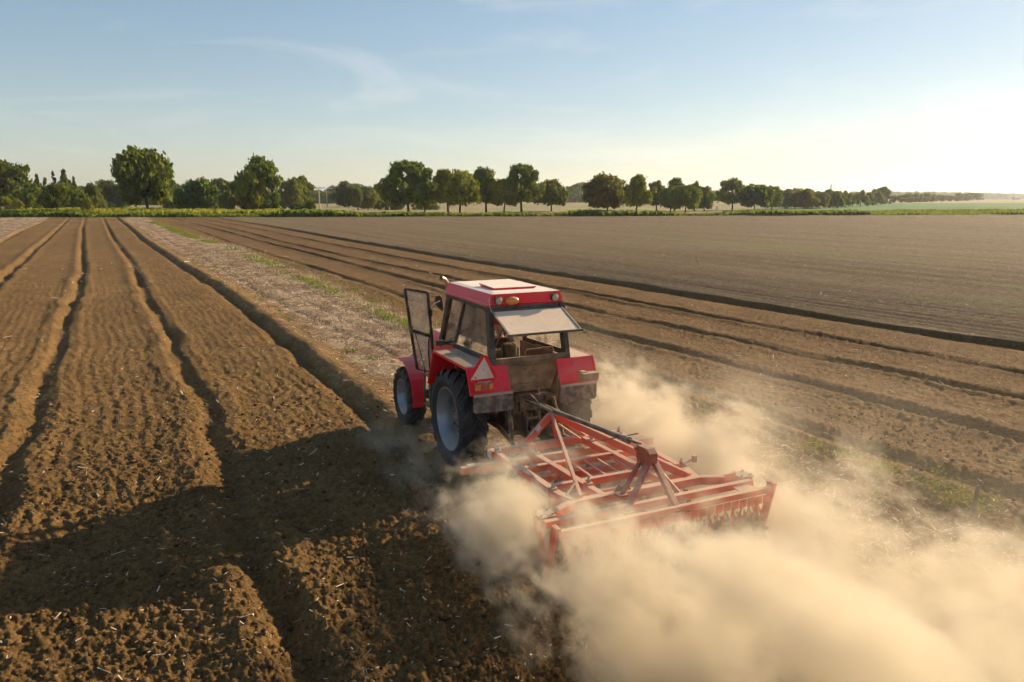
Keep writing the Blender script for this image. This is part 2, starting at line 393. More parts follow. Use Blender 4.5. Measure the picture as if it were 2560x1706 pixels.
    margin = (1 - sstep(e + 2 * (vn(X * .1, Y * .1, 49) - .5), 4, 9))[:, None]
    fr = fr * (1 - margin) + col((.045, .075, .018)) * (.6 + .8 * nf) * margin
    o = out[:, None]
    return h, C * (1 - o) + fr * o

def build_ground():
    FLr = 755.
    r = [2.6]
    while r[-1] < 9000:
        x = r[-1]; dr = max(.014 if x > 5.5 else .04, x * x / (FLr * HC) * .85)
        dr *= 1 - .62 * min(1, max(0, (x - 14) / 20)) if x < 185 else 1
        dr = min(dr, x * .045); r.append(x + dr)
    r = np.array(r)
    a1 = np.arange(-42, 42.001, math.degrees(1 / FLr) * 1.05)
    lo = np.arange(-80, -42, .5); hi = np.arange(42.5, 80, .5)
    ang = np.radians(np.concatenate([lo, a1, hi]))
    R, A = np.meshgrid(r, ang, indexing='ij')
    X = (R * np.sin(A)).ravel(); Y = (R * np.cos(A)).ravel()
    drr = np.gradient(r)[:, None] * np.ones_like(A)
    dl = np.maximum(np.minimum(drr, R * .5), R / FLr).ravel()
    h, C = soil(X, Y, dl)
    n, m = len(r), len(ang)
    co = np.stack([X, Y, h], 1).astype(np.float32)
    me = bpy.data.meshes.new("ground"); me.vertices.add(n * m); me.vertices.foreach_set('co', co.ravel())
    i = np.arange(n - 1)[:, None]; j = np.arange(m - 1)[None, :]
    q = np.stack([i * m + j, i * m + j + 1, (i + 1) * m + j + 1, (i + 1) * m + j], -1).reshape(-1, 4)[:, ::-1]
    me.loops.add(q.size); me.loops.foreach_set('vertex_index', q.ravel().astype(np.int32))
    me.polygons.add(len(q)); me.polygons.foreach_set('loop_start', np.arange(0, q.size, 4, dtype=np.int32))
    me.polygons.foreach_set('use_smooth', np.ones(len(q), dtype=bool))
    me.update(calc_edges=True)
    at = me.color_attributes.new("soil", 'FLOAT_COLOR', 'POINT')
    at.data.foreach_set('color', np.concatenate([np.clip(C, 0, 1), np.ones((len(C), 1))], 1).astype(np.float32).ravel())
    m_, nt, o = new_mat("soil")
    b = N(nt, "ShaderNodeBsdfPrincipled"); b.inputs['Roughness'].default_value = .95; b.inputs['Specular IOR Level'].default_value = .15
    vc = N(nt, "ShaderNodeVertexColor", layer_name="soil")
    n1 = noise(nt, 14, 5, rough=.7); n2 = noise(nt, 55, 4, rough=.7)
    f = math_(nt, 'ADD', math_(nt, 'MULTIPLY', n1, .9), math_(nt, 'MULTIPLY', n2, .9))
    v = N(nt, "ShaderNodeVectorMath", operation='SCALE'); nt.links.new(vc.outputs[0], v.inputs[0]); nt.links.new(ramp01(nt, f, .60, 1.20, .50, 1.55), v.inputs['Scale'])
    nt.links.new(v.outputs[0], b.inputs['Base Color'])
    bp = N(nt, "ShaderNodeBump"); bp.inputs['Strength'].default_value = .9; bp.inputs['Distance'].default_value = .045
    nt.links.new(math_(nt, 'ADD', noise(nt, 16, 6, rough=.75), math_(nt, 'MULTIPLY', n2, .4)), bp.inputs['Height']); nt.links.new(bp.outputs[0], b.inputs['Normal'])
    nt.links.new(b.outputs[0], o.inputs[0]); me.materials.append(m_)
    g = bpy.data.objects.new("ground", me); COL.objects.link(g); tag(g, kind='structure'); return g
build_ground()
def gz(x, y):
    return float(soil(np.array([x]), np.array([y]), np.array([.03]), False)[0])
# ------------------------------------------------------------------ trees
def crown_mesh(name, kind, seed, nblob=26, nleaf=5200, leaf=.05):
    """unit crown: x,y in -1..1, z 0..1, leaf-sized faces spread through clumps"""
    r = np.random.RandomState(seed)
    def env(z, a):
        lump = 1 + .13 * math.sin(2 * a + seed) + .09 * math.sin(5 * a + 3 * seed) + .08 * math.sin(9 * z + seed)
        if kind == 'conifer': return (1 - z) ** .8 * (.85 + .3 * abs(math.sin(z * 16 + seed))) * lump + .03
        if kind == 'tall': return (math.sin(math.pi * min(1, .12 + .86 * z)) ** .55) * lump
        if kind == 'bush': return math.sqrt(max(0, 1 - z ** 2.4)) * lump
        if kind == 'round': return (max(0, 1 - abs((z - .40) / .66) ** 2.0)) ** .5 * lump
        return (max(0, 1 - abs((z - .42) / .64) ** 1.8)) ** .5 * lump
    blobs = []
    for i in range(nblob):
        a = r.rand() * 2 * math.pi
        br = {'conifer': .13, 'airy': .19, 'tall': .22}.get(kind, .27) * (.6 + .7 * r.rand())
        bz = br * (.55 if kind != 'conifer' else .3); z = bz + r.rand() * (1 - 2 * bz); e = env((z - bz) / (1 - 2 * bz), a)
        q = math.sqrt(r.rand()) if kind != 'round' else .35 + .65 * r.rand() ** .5
        rad = max(0, e - br * .75) * q
        blobs.append((rad * math.cos(a), rad * math.sin(a), z, br, bz))
    B = np.array(blobs); w = B[:, 3] ** 2; w /= w.sum()
    k = r.choice(nblob, nleaf, p=w)
    d = r.normal(size=(nleaf, 3)); d /= np.linalg.norm(d, axis=1)[:, None]
    rad = (.45 + .55 * r.rand(nleaf) ** .4) * (1 + .22 * r.normal(size=nleaf))
    P = B[k, :3] + d * np.stack([B[k, 3], B[k, 3], B[k, 4]], 1) * rad[:, None]
    P[:, 2] = np.maximum(P[:, 2], .0)
    # leaf faces
    n = d + r.normal(size=(nleaf, 3)) * .7; n /= np.linalg.norm(n, axis=1)[:, None]
    t = np.cross(n, r.normal(size=(nleaf, 3))); t /= np.linalg.norm(t, axis=1)[:, None]; b = np.cross(n, t)
    s = leaf * (.5 + r.rand(nleaf))[:, None]
    t = t * s; b = b * s * (.6 + .5 * r.rand(nleaf)[:, None])
    zs = np.array([1, 1, .8])
    Q = np.stack([P - t * .9 * zs, P + b * .8 * zs, P + t * 1.1 * zs, P - b * .8 * zs], 1)
    return quads_mesh(name, Q, LM['green'])
CR = {
 'round': [crown_mesh('crown', 'round', s, 60, 8600, .060) for s in (1, 2, 3)],
 'airy': [crown_mesh('crown', 'airy', s, 66, 7400, .050) for s in (4, 5, 6)],
 'tall': [crown_mesh('crown', 'tall', s, 52, 7600, .060) for s in (7, 8)],
 'conifer': [crown_mesh('crown', 'conifer', s, 46, 3400, .055) for s in (9, 10)],
 'bush': [crown_mesh('crown', 'bush', s, 20, 2600, .075) for s in (11, 12, 13)],
 'small': [crown_mesh('crown', 'round', s, 14, 900, .13) for s in (14, 15, 16)],
}
for k_ in CR:
    for me_ in CR[k_]: me_.materials.clear(); me_.materials.append(None)
TRNG = random.Random(5)
def tree(cx, base, top, w, kind, mat, label, cat='tree', trunk=None, dist=None, name='tree', group=None, cz=None, lean=0):
    """cx, top, w: crown centre, top and width as seen; base: foot of the trunk; dist overrides when the foot is hidden"""
    if dist is None:
        g = ground_at(trunk or cx, base); Y = g[1]
    else: Y = dist
    d = ray(cx, HY); X = d[0] / d[1] * Y; tx = ray(trunk or cx, HY); TX = tx[0] / tx[1] * Y
    slant = math.hypot(X, Y); dt = ray(cx, top); H = HC + dt[2] / dt[1] * Y
    R = (1.26 if kind in ('airy', 'round') else 1.17) * w / F * Y / 2 / max(.05, math.cos(PITCH)) 
    ce = {'round': .22, 'airy': .22, 'tall': .16, 'conifer': .08, 'bush': .0, 'small': .16}[kind] if cz is None else cz
    ox, oy = TX, Y; o = empty(name, (ox, oy, 0)); tag(o, label, cat, group)
    z0 = H * ce; me = TRNG.choice(CR[kind])
    c = bpy.data.objects.new('crown', me); COL.objects.link(c); c.parent = o
    c.location = (X - TX, 0, z0); c.scale = (R, R * .95, (H - z0) * 1.02); c.rotation_euler = (0, 0, TRNG.random() * 6.28)
    c.material_slots[0].link = 'OBJECT'; c.material_slots[0].material = LM[mat]
    mb = MB(); r0 = max(.10, H * .022); tl = z0 + (H - z0) * (.7 if kind in ('airy', 'tall', 'conifer') else .5)
    nseg = 6; pts = []
    for i in range(nseg + 1):
        f = i / nseg; pts.append(((X - TX) * min(1, f * 1.2) + math.sin(f * 5 + cx) * r0 * .6, math.cos(f * 4 + cx) * r0 * .6, f * tl - .1))
    mb.tube(pts, [r0 * (1.25 - .95 * i / nseg) if i else r0 * 1.5 for i in range(nseg + 1)], 8)
    if kind in ('airy', 'round', 'tall') and R > 1.2:
        for i in range(7 if kind == 'airy' else 4):
            f = .35 + .5 * i / 7; p = Vector(pts[min(nseg, int(f * nseg) + 1)]); a = i * 2.4 + cx
            q = p + Vector((math.cos(a) * R * .65, math.sin(a) * R * .65, (H - z0) * (.28 + .1 * math.sin(i))))
            mb.tube([p, p.lerp(q, .5) + Vector((0, 0, -.02 * H)), q], [r0 * .5, r0 * .33, r0 * .12], 6)
    if kind != 'bush': mb.build('trunk', M['bark'], o, smooth=True)
    else: mb2 = MB(); [mb2.tube([(0, 0, -.1), (math.cos(a) * R * .4, math.sin(a) * R * .4, H * .6)], [r0 * .5, r0 * .2], 5) for a in (0, 1.3, 2.6, 3.9, 5.2)]; mb2.build('trunk', M['bark'], o)
    return o
z4 = lambda x, y: (x * .3612, 340 + y * .3612)
z5 = lambda x, y: (850 + x * .3612, 340 + y * .3612)
z6 = lambda x, y: (1700 + x * .3655, 340 + y * .3655)
def T4(cx, base, top, w, kind, mat, label, cat='tree', cv=z4, s=.3612, trunk=None, **k):
    X, B = cv(cx, base); _, Tp = cv(cx, top)
    return tree(X, B, Tp, w * s, kind, mat, label, cat, trunk=cv(trunk, 0)[0] if trunk else None, **k)
# left meadow group
T4(60, 470, 168, 350, 'airy', 'dark', 'broad dark tree with gaps in its crown cut by the left edge', dist=235, cz=.1)
T4(-90, 470, 215, 200, 'round', 'dark', 'dark tree mostly cut off by the left edge', dist=238, cz=.05)
T4(235, 470, 345, 190, 'bush', 'green', 'rounded mid green shrub in front of the broad dark tree', 'shrub', name='shrub', dist=222)
T4(20, 470, 412, 110, 'bush', 'yellow', 'low yellow green bush at the left edge of the meadow', 'shrub', name='shrub', dist=215)
T4(112, 470, 430, 80, 'bush', 'yellow', 'low light green bush right of the edge bush in the meadow', 'shrub', name='shrub', dist=214)
T4(385, 548, 335, 130, 'airy', 'dark', 'small nearly black tree standing on the field margin', cz=.22)
T4(270, 470, 268, 90, 'conifer', 'blue', 'short dark conifer nearest the broad dark tree', name='conifer', dist=245)
T4(325, 470, 280, 90, 'conifer', 'dark', 'bushy topped conifer between the short one and the thin pine', name='conifer', dist=246)
T4(384, 470, 236, 62, 'conifer', 'dark', 'thin ragged pine rising above its neighbours', name='conifer', dist=240, cz=.45)
T4(457, 470, 236, 135, 'conifer', 'blue', 'widest layered conifer right of the thin pine', name='conifer', dist=242)
T4(522, 470, 284, 75, 'conifer', 'dark', 'slender conifer right of the widest layered one', name='conifer', dist=243)
T4(430, 470, 320, 220, 'round', 'dark', 'dense dark thicket tree below the conifers', dist=232, cz=.03)
T4(540, 475, 368, 160, 'bush', 'green', 'round dark green bush below the slender conifer', 'shrub', name='shrub', dist=224)
T4(592, 488, 412, 90, 'bush', 'yellow', 'bright lime green bush in the meadow', 'shrub', name='shrub', dist=205)
T4(636, 475, 325, 105, 'round', 'green', 'green tree behind the lime green bush', dist=238, cz=.05)
T4(675, 475, 388, 100, 'bush', 'olive', 'olive bush right of the lime green bush', 'shrub', name='shrub', dist=222)
T4(730, 470, 300, 160, 'round', 'blue', 'distant blue green tree left of the big lone tree', dist=300, cz=.02)
T4(820, 470, 330, 120, 'round', 'blue', 'distant tree half hidden behind the big lone tree', dist=300, cz=.02)
T4(750, 508, 448, 66, 'bush', 'deep', 'small round bush with thin shoots in the meadow', 'shrub', name='shrub')
T4(1000, 547, 78, 350, 'round', 'dark', 'tallest tree, a big dark full crown on a bare trunk at the field corner', trunk=1030, cz=.13)
T4(1190, 490, 295, 120, 'round', 'blue', 'dark tree peeping out right of the tallest tree', dist=260, cz=.03)
T4(1250, 490, 345, 90, 'round', 'blue', 'pale distant tree between two dark green ones', dist=330, cz=.03)
T4(1375, 500, 293, 225, 'round', 'deep', 'conical deep green tree right of the tallest tree', cz=.02, dist=232)
T4(1560, 480, 295, 260, 'round', 'blue', 'wide dark blue green tree left of the tall poplar', dist=300, cz=.02)
T4(1580, 505, 372, 140, 'bush', 'olive', 'brown green bush at the foot of the tall poplar', 'shrub', name='shrub', dist=228)
T4(1790, 505, 153, 330, 'tall', 'green', 'tall billowing poplar with light and dark clumps', cz=.04, dist=226)
T4(1730, 505, 215, 200, 'tall', 'yellow', 'lower lighter poplar stem left of the tall one', cz=.04, dist=222)
T4(2010, 500, 300, 150, 'airy', 'olive', 'olive tree right of the tall poplar', dist=250, cz=.05)
T4(2080, 500, 276, 170, 'airy', 'green', 'feathery topped tree beside the power poles', dist=262, cz=.05)
for (x_, t_, w_, l_) in ((1855, 440, 90, 'low dark bush right under the tall poplar'), (1912, 452, 60, 'smallest low bush right of the poplar foot'), (2050, 455, 110, 'low bush under the olive tree'), (2140, 440, 80, 'leafy bush left of the nearer power pole')):
    T4(x_, 505, t_, w_, 'bush', 'deep', l_, 'shrub', name='shrub', dist=221)
# middle
T4(-30, 480, 345, 120, 'round', 'blue', 'distant tree behind the power poles', cv=z5, dist=640, cz=.02)
T4(60, 490, 313, 180, 'round', 'blue', 'dark domed tree right of the power poles', cv=z5, dist=330, cz=.02)
T4(190, 505, 350, 150, 'airy', 'olive', 'light olive willow right of the domed tree', cv=z5, dist=262, cz=.05)
T4(120, 505, 360, 100, 'airy', 'olive', 'thin stemmed olive tree before the domed tree', cv=z5, dist=258, cz=.1)
T4(290, 500, 330, 120, 'round', 'blue', 'blue green tree behind the first avenue tree', cv=z5, dist=330, cz=.02)
T4(292, 505, 430, 95, 'bush', 'olive', 'olive bush left of the first avenue tree', 'shrub', cv=z5, name='shrub', dist=255)
T4(400, 505, 405, 110, 'bush', 'yellow', 'yellow green bush behind the first avenue tree', 'shrub', cv=z5, name='shrub', dist=258)
T4(540, 505, 450, 95, 'bush', 'yellow', 'pale bush right of the first avenue trunk', 'shrub', cv=z5, name='shrub', dist=258)
T4(640, 505, 438, 100, 'bush', 'olive', 'bush between the first and second avenue trees', 'shrub', cv=z5, name='shrub', dist=256)
AV = 'avenue trees standing along the field margin'
T4(470, 537, 175, 350, 'airy', 'green', 'first avenue tree, tall and airy with drooping lower limbs', cv=z5, trunk=468, cz=.14, group=AV)
T4(585, 530, 330, 150, 'airy', 'green', 'smaller airy tree overlapping the first avenue tree', cv=z5, cz=.2, group=AV)
T4(725, 537, 233, 190, 'airy', 'yellow', 'leaning tree left in the dense olive green pair', cv=z5, trunk=748, cz=.20, group=AV)
T4(840, 546, 236, 225, 'round', 'yellow', 'dense olive green dome on a leaning trunk', cv=z5, trunk=830, cz=.18, group=AV)
T4(1000, 537, 219, 170, 'airy', 'green', 'airy tree with a slanted trunk right of the dense dome', cv=z5, trunk=1015, cz=.2, group=AV)
T4(1145, 537, 294, 205, 'round', 'yellow', 'short yellow green tree before the tall airy one', cv=z5, trunk=1130, cz=.2, group=AV)
T4(1255, 537, 197, 240, 'airy', 'green', 'tall airy tree with forked trunk above the yellow green one', cv=z5, trunk=1257, cz=.2, group=AV)
T4(1458, 527, 302, 215, 'round', 'dark', 'round dark green tree alone before the gap', cv=z5, trunk=1462, cz=.18, group=AV)
T4(1850, 538, 262, 255, 'round', 'rust', 'reddish brown tree right of the gap', cv=z5, trunk=1858, cz=.14, group=AV)
T4(2065, 548, 270, 190, 'airy', 'yellow', 'tree with a lit right side next to the reddish one', cv=z5, trunk=2048, cz=.2, group=AV)
T4(2190, 527, 308, 130, 'airy', 'dark', 'slim dark tree before the twin dark domes', cv=z5, cz=.2, group=AV)
T4(2320, 520, 292, 150, 'airy', 'green', 'taller tree behind the twin dark domes', cv=z5, cz=.15, dist=240, group=AV)
T4(2290, 530, 345, 120, 'round', 'green', 'dark dome nearest the slim dark tree', cv=z5, cz=.14, group=AV)
T4(40, 532, 335, 200, 'round', 'green', 'wide dark dome in the middle of the right group', cv=z6, s=.3655, cz=.14, group=AV)
T4(105, 520, 313, 70, 'airy', 'rust', 'brown topped tree behind the wide dome', cv=z6, s=.3655, cz=.14, group=AV)
T4(168, 517, 342, 125, 'round', 'green', 'last tree before the bright field gap', cv=z6, s=.3655, cz=.1, group=AV)
T4(352, 513, 288, 178, 'airy', 'green', 'tall airy tree right of the bright field gap', cv=z6, s=.3655, trunk=362, cz=.2, group=AV)
T4(515, 523, 330, 215, 'round', 'deep', 'wide low domed tree right of the tall airy one', cv=z6, s=.3655, trunk=517, cz=.16, group=AV)
T4(630, 507, 340, 115, 'round', 'green', 'tree with reddish top behind the wide low dome', cv=z6, s=.3655, cz=.1, group=AV)
ROW = 'small hazy trees in the row receding to the right'
row = [(725, 502, 362, 90, 'blue'), (790, 500, 358, 110, 'olive'), (850, 502, 360, 120, 'rust'), (905, 498, 372, 90, 'olive'), (962, 500, 380, 92, 'olive'), (1032, 496, 365, 96, 'green'), (1085, 496, 380, 80, 'green'), (1135, 492, 378, 74, 'blue'), (1185, 489, 373, 76, 'green'), (1240, 486, 374, 80, 'olive'), (1292, 482, 388, 72, 'blue'), (1350, 474, 384, 86, 'green'), (1378, 470, 352, 112, 'green'), (1410, 470, 392, 70, 'olive'), (1470, 463, 398, 66, 'blue'), (1520, 462, 390, 64, 'blue'), (1565, 460, 394, 60, 'blue'), (1618, 458, 392, 60, 'blue'), (1690, 456, 391, 88, 'blue'), (1740, 454, 398, 60, 'blue'), (1790, 453, 393, 62, 'blue'), (1845, 451, 398, 60, 'blue'), (1900, 449, 390, 64, 'blue'), (1955, 447, 396, 60, 'blue'), (2005, 444, 378, 80, 'blue'), (2045, 442, 394, 60, 'blue')]
RL = {0: 'bluish upright tree heading the receding row', 1: 'olive tree second in the receding row', 2: 'reddish tree near the front of the receding row', 5: 'full round tree below the factory chimney', 12: 'highest flat topped crown of the receding row', 24: 'hazy flat topped crown near the end of the receding row'}
for i, (x_, b_, t_, w_, m_) in enumerate(row):
    T4(x_, b_, t_, w_ * 1.15, 'small' if i > 5 else 'round', m_, RL.get(i, 'small hazy tree in the row receding to the right'), cv=z6, s=.3655, cz=.06, group=ROW)

# far woods that read as one mass, in depth
def woods(name, label, segs, seed):
    """segs: (px0, px1, top px left, top px right, distance)"""
    r = np.random.RandomState(seed); Q = []
    for (p0, p1, t0, t1, D) in segs:
        sc = D / F; n = int(abs(p1 - p0) * 60)
        f = r.rand(n); px = p0 + (p1 - p0) * f
        dep = D * (1 + .12 * r.rand(n)); X = (px - 1280) / F / math.cos(PITCH) * dep * 1.0
        top = HC + ((HY - (t0 + (t1 - t0) * f)) / F) * dep
        lump = .78 + .26 * vn(px / 11., f * 0 + seed, 60) + .06 * vn(px / 3., f * 0 + seed, 61)
        z = top * lump * (1 - r.rand(n) ** 2.2)
        s = sc * (1.0 + 2.2 * r.rand(n)); P = np.stack([X, dep, np.maximum(z, .5)], 1)
        nrm = r.normal(size=(n, 3)); nrm[:, 1] -= .6; nrm /= np.linalg.norm(nrm, axis=1)[:, None]
        t = np.cross(nrm, r.normal(size=(n, 3))); t /= np.linalg.norm(t, axis=1)[:, None]; b = np.cross(nrm, t)
        t *= s[:, None]; b *= s[:, None]
        Q.append(np.stack([P - t, P + b, P + t, P - b], 1))
    me = quads_mesh(name, np.concatenate(Q), LM['blue']); o = bpy.data.objects.new(name, me); COL.objects.link(o)
    tag(o, label, 'woods', kind='stuff'); return o
woods('woods', 'hazy blue woods far behind the avenue of trees', [(-60, 300, 470, 468, 420), (250, 640, 474, 470, 420), (640, 900, 476, 480, 520), (900, 1420, 484, 482, 700), (1410, 1480, 462, 458, 620), (1470, 1600, 462, 470, 640)], 3)
woods('woods', 'pale distant woods along the right horizon', [(1560, 1850, 476, 480, 900), (1780, 2100, 481, 482, 1300), (2050, 2300, 482, 481, 1700), (2250, 2480, 482, 485, 2100), (2440, 2600, 484, 490, 2400), (1400, 2700, 488, 489, 3000), (-200, 1400, 484, 486, 2600)], 4)
# meadow and margin grass
def grass_patch(name, label, n, place, hgt, mat, seed):
    r = np.random.RandomState(seed); X, Y, k = place(r, n); n = len(X)
    z = soil(X, Y, np.full(n, .5), False); H = hgt * (.5 + .9 * r.rand(n)) * k; a = r.rand(n) * np.pi
    wd = H * .55; dx = np.cos(a) * wd; dy = np.sin(a) * wd; lx = r.normal(size=n) * H * .25; ly = r.normal(size=n) * H * .25
    P0 = np.stack([X - dx, Y - dy, z - .02], 1); P1 = np.stack([X + dx, Y + dy, z - .02], 1)
    P2 = np.stack([X + dx * .4 + lx, Y + dy * .4 + ly, z + H], 1); P3 = np.stack([X - dx * .5 + lx, Y - dy * .5 + ly, z + H * .8], 1)
    me = quads_mesh(name, np.stack([P0, P1, P2, P3], 1), mat); o = bpy.data.objects.new(name, me); COL.objects.link(o)
    return tag(o, label, 'grass', kind='stuff')
def margin_place(r, n):
    X = (r.rand(n) * 2 - 1) * 190 + 10; e = .3 + 6.5 * r.rand(n) ** 1.3
    k = np.where(X > 90, .5, 1.) * (.5 + 1.0 * vn(X * .12, X * 0, 70)); return X, edge_y(X) + e, k
grass_patch('grass', 'dark tall grass along the far field margin', 16000, margin_place, .85, leaf_mat('margin_grass', (.06, .10, .02), (.17, .22, .04)), 21)
def meadow_place(r, n):
    X = -150 + 115 * r.rand(n); e = 7 + 48 * r.rand(n); Y = edge_y(X) + e; ok = X / Y < -.30; k = .4 + 1.0 * vn(X * .1, Y * .1, 71)
    return X[ok], Y[ok], k[ok]
grass_patch('grass', 'yellow flowering meadow behind the left field margin', 30000, meadow_place, .85, leaf_mat('meadow_grass', (.22, .24, .03), (.46, .40, .04)), 22)
def right_place(r, n):
    X = 60 + 180 * r.rand(n); Y = edge_y(X) + 6 + 30 * r.rand(n); return X, Y, .4 + .9 * vn(X * .1, Y * .1, 72)
grass_patch('grass', 'rough green grass before the bright crop on the right', 14000, right_place, .6, leaf_mat('right_grass', (.07, .10, .025), (.14, .16, .04)), 23)

# power poles, turbines, chimney, spire, marker, farmhouse
def at_px(px, D): d = ray(px, HY); return d[0] / d[1] * D
def pole(px, base, top, a0, a1, D, label):
    X = at_px(px, D); d = ray(px, top); H = HC + d[2] / d[1] * D
    o = empty('power_pole', (X, D, 0)); tag(o, label, 'power pole', 'power poles behind the bushes')
    MB().tube([(0, 0, -.2), (0, 0, H)], [.26, .20], 10).build('pole', M['pale_pole'], o, smooth=True)
    MB().box(((at_px(a0, D) + at_px(a1, D)) / 2 - X, 0, H + .05), (at_px(a1, D) - at_px(a0, D), .5, .35)).build('crossarm', M['turbine'], o)
    for k in (.08, .5, .92): MB().lathe([(0, 0), (0, .12), (.2, .16), (.3, .1), (.45, .1), (.5, 0)], (at_px(a0 + (a1 - a0) * k, D) - X, 0, H + .24), 'z', 10).build('insulator', M['concrete'], o)
    return o, H
pole(798, 520, 471, 788, 814, 300, 'nearer power pole with a bright white crossarm')
pole(817, 508, 472, 818, 831, 325, 'farther power pole with a shorter white crossarm')
def cable(name, label, a, b, sag, r=.035):
    a = Vector(a); b = Vector(b); pts = [a.lerp(b, t / 14) - Vector((0, 0, sag * 4 * (t / 14) * (1 - t / 14))) for t in range(15)]
    o = MB().tube(pts, r, 6).build(name, M['concrete']); return tag(o, label, 'cable')
cable('power_cable', 'thin power cable running left from the nearer pole', (at_px(798, 300), 300, 8.2), (at_px(240, 300), 300, 8.6), 1.2)
cable('power_cable', 'thin power cable crossing the gap left of the reddish tree', (at_px(817, 325), 325, 8.2), (at_px(1540, 420), 420, 11), 3.)
def turbine(px, hub, D, rot, label):
    X = at_px(px, D); H = HC + (HY - hub) / F * D
    o = empty('wind_turbine', (X, D, 0), -.5); tag(o, label, 'wind turbine', 'wind turbines on the right horizon')
    MB().tube([(0, 0, 0), (0, 0, H)], [3.2, 2.0], 14).build('tower', M['turbine'], o, smooth=True)
    MB().box((0, 1.5, H + 1), (4, 9, 4)).build('nacelle', M['turbine'], o, bevel=.4)
    for k in range(3):
        a = rot + k * 2 * math.pi / 3; d = Vector((math.cos(a), 0, math.sin(a))); q = Vector((-d.z, 0, d.x)); c = Vector((0, -3.6, H + 1)); L = 44
        prof = [(1.2, 1.0), (.16 * L, 2.5), (.5 * L, 1.7), (L, .4)]
        poly = [c + d * t - q * w for t, w in prof] + [c + d * t + q * w * .4 for t, w in prof[::-1]]
        MB().prism(poly, (0, .7, 0)).build('blade', M['turbine'], o)
    return o
turbine(2463, 464, 4300, .35, 'left wind turbine, faint on the right horizon')
turbine(2506, 464, 4300, .75, 'right wind turbine, faint at the right horizon end')
X_ = at_px(2075.5, 2000); ch = MB().tube([(0, 0, 0), (0, 0, HC + (HY - 461) / F * 2000)], [2.6, 1.8], 14).build('chimney', M['concrete']); ch.location = (X_, 2000, 0)
tag(ch, 'tall thin factory chimney above the receding tree row', 'chimney')
D_ = 2400; X_ = at_px(2399, D_); sp = empty('church_tower', (X_, D_, 0)); tag(sp, 'tiny pointed church spire on the right horizon', 'church tower')
zt = HC + (HY - 476) / F * D_
MB().box((0, 0, zt * .3), (6, 6, zt * .6)).build('tower', M['concrete'], sp)
MB().lathe([(0, 3.2), (zt * .42, .05)], (0, 0, zt * .6 - .01), 'z', 8).build('spire', M['hub'], sp)
g_ = ground_at(1792, 529); mk = MB().box((0, 0, .8), (.22, .22, 1.6)).lathe([(0, .16), (.2, 0)], (0, 0, 1.6), 'z', 4).build('marker_post', M['turbine'], bevel=.02); mk.location = (g_[0], g_[1], 0)
tag(mk, 'small white marker post at the margin under the tall airy tree', 'marker post')
D_ = 1500; X_ = at_px(2540, D_); fh = empty('farmhouse', (X_, D_, 0), .3); tag(fh, 'tiny white farmhouse on the right horizon', 'house')
MB().box((0, 0, 1.8), (12, 7, 3.6)).build('wall', M['turbine'], fh)
MB().prism([(-6.4, -4, 3.6), (-6.4, 4, 3.6), (-6.4, 0, 6.4)], (12.8, 0, 0)).build('roof', M['dark_red'], fh)

# ------------------------------------------------------------------ straw, grass tufts, weeds, stake
def straw():
    r = np.random.RandomState(33); n = 110000
    R = 5.5 * (60 / 5.5) ** r.rand(n); A = np.radians(-40 + 82 * r.rand(n)); X = R * np.sin(A); Y = R * np.cos(A)
    U = X * RF[0] + Y * RF[1]; V = X * FF[0] + Y * FF[1]; c = cen(V, CV, CU); g = cen(V, GV, GU) + .9
    st = sstep(U - c, .1, 1.0) * (1 - sstep(U, g - .8, g + .6)); st = np.maximum(st, (U < -8.8) * 1.)
    prob = .03 + .55 * st * (.3 + vn(U * 1.2, V * .8, 50)) + .0 * R
    prob *= np.where(U > cen(V, EV, EU), .25, 1); ok = r.rand(n) < prob
    X, Y, R, st = X[ok], Y[ok], R[ok], st[ok]; n = len(X)
    z = soil(X, Y, np.full(n, .02), False) + .012
    L = (.014 + .06 * r.rand(n) ** 3) * (.6 + .06 * R); W = (.003 + .003 * r.rand(n)) * (.6 + .07 * R); a = r.rand(n) * 2 * np.pi
    tilt = r.normal(size=n) * .25
    t = np.stack([np.cos(a) * np.cos(tilt), np.sin(a) * np.cos(tilt), np.sin(tilt)], 1) * L[:, None]
    b = np.stack([-np.sin(a), np.cos(a), .35 * r.normal(size=n)], 1) * W[:, None]; P = np.stack([X, Y, z], 1)
    m, nt, o = new_mat('straw'); bs = N(nt, "ShaderNodeBsdfDiffuse")
    nt.links.new(mixc(nt, ramp01(nt, noise(nt, 3.1, 2), .35, .6), (.42, .28, .14), (.74, .62, .46)), bs.inputs[0]); nt.links.new(bs.outputs[0], o.inputs[0])
    me = quads_mesh('straw_litter', np.stack([P - t - b, P + t - b, P + t + b, P - t + b], 1), m)
    ob = bpy.data.objects.new('straw_litter', me); COL.objects.link(ob); tag(ob, 'pale broken straw scattered over the soil', 'straw', kind='stuff')
straw()
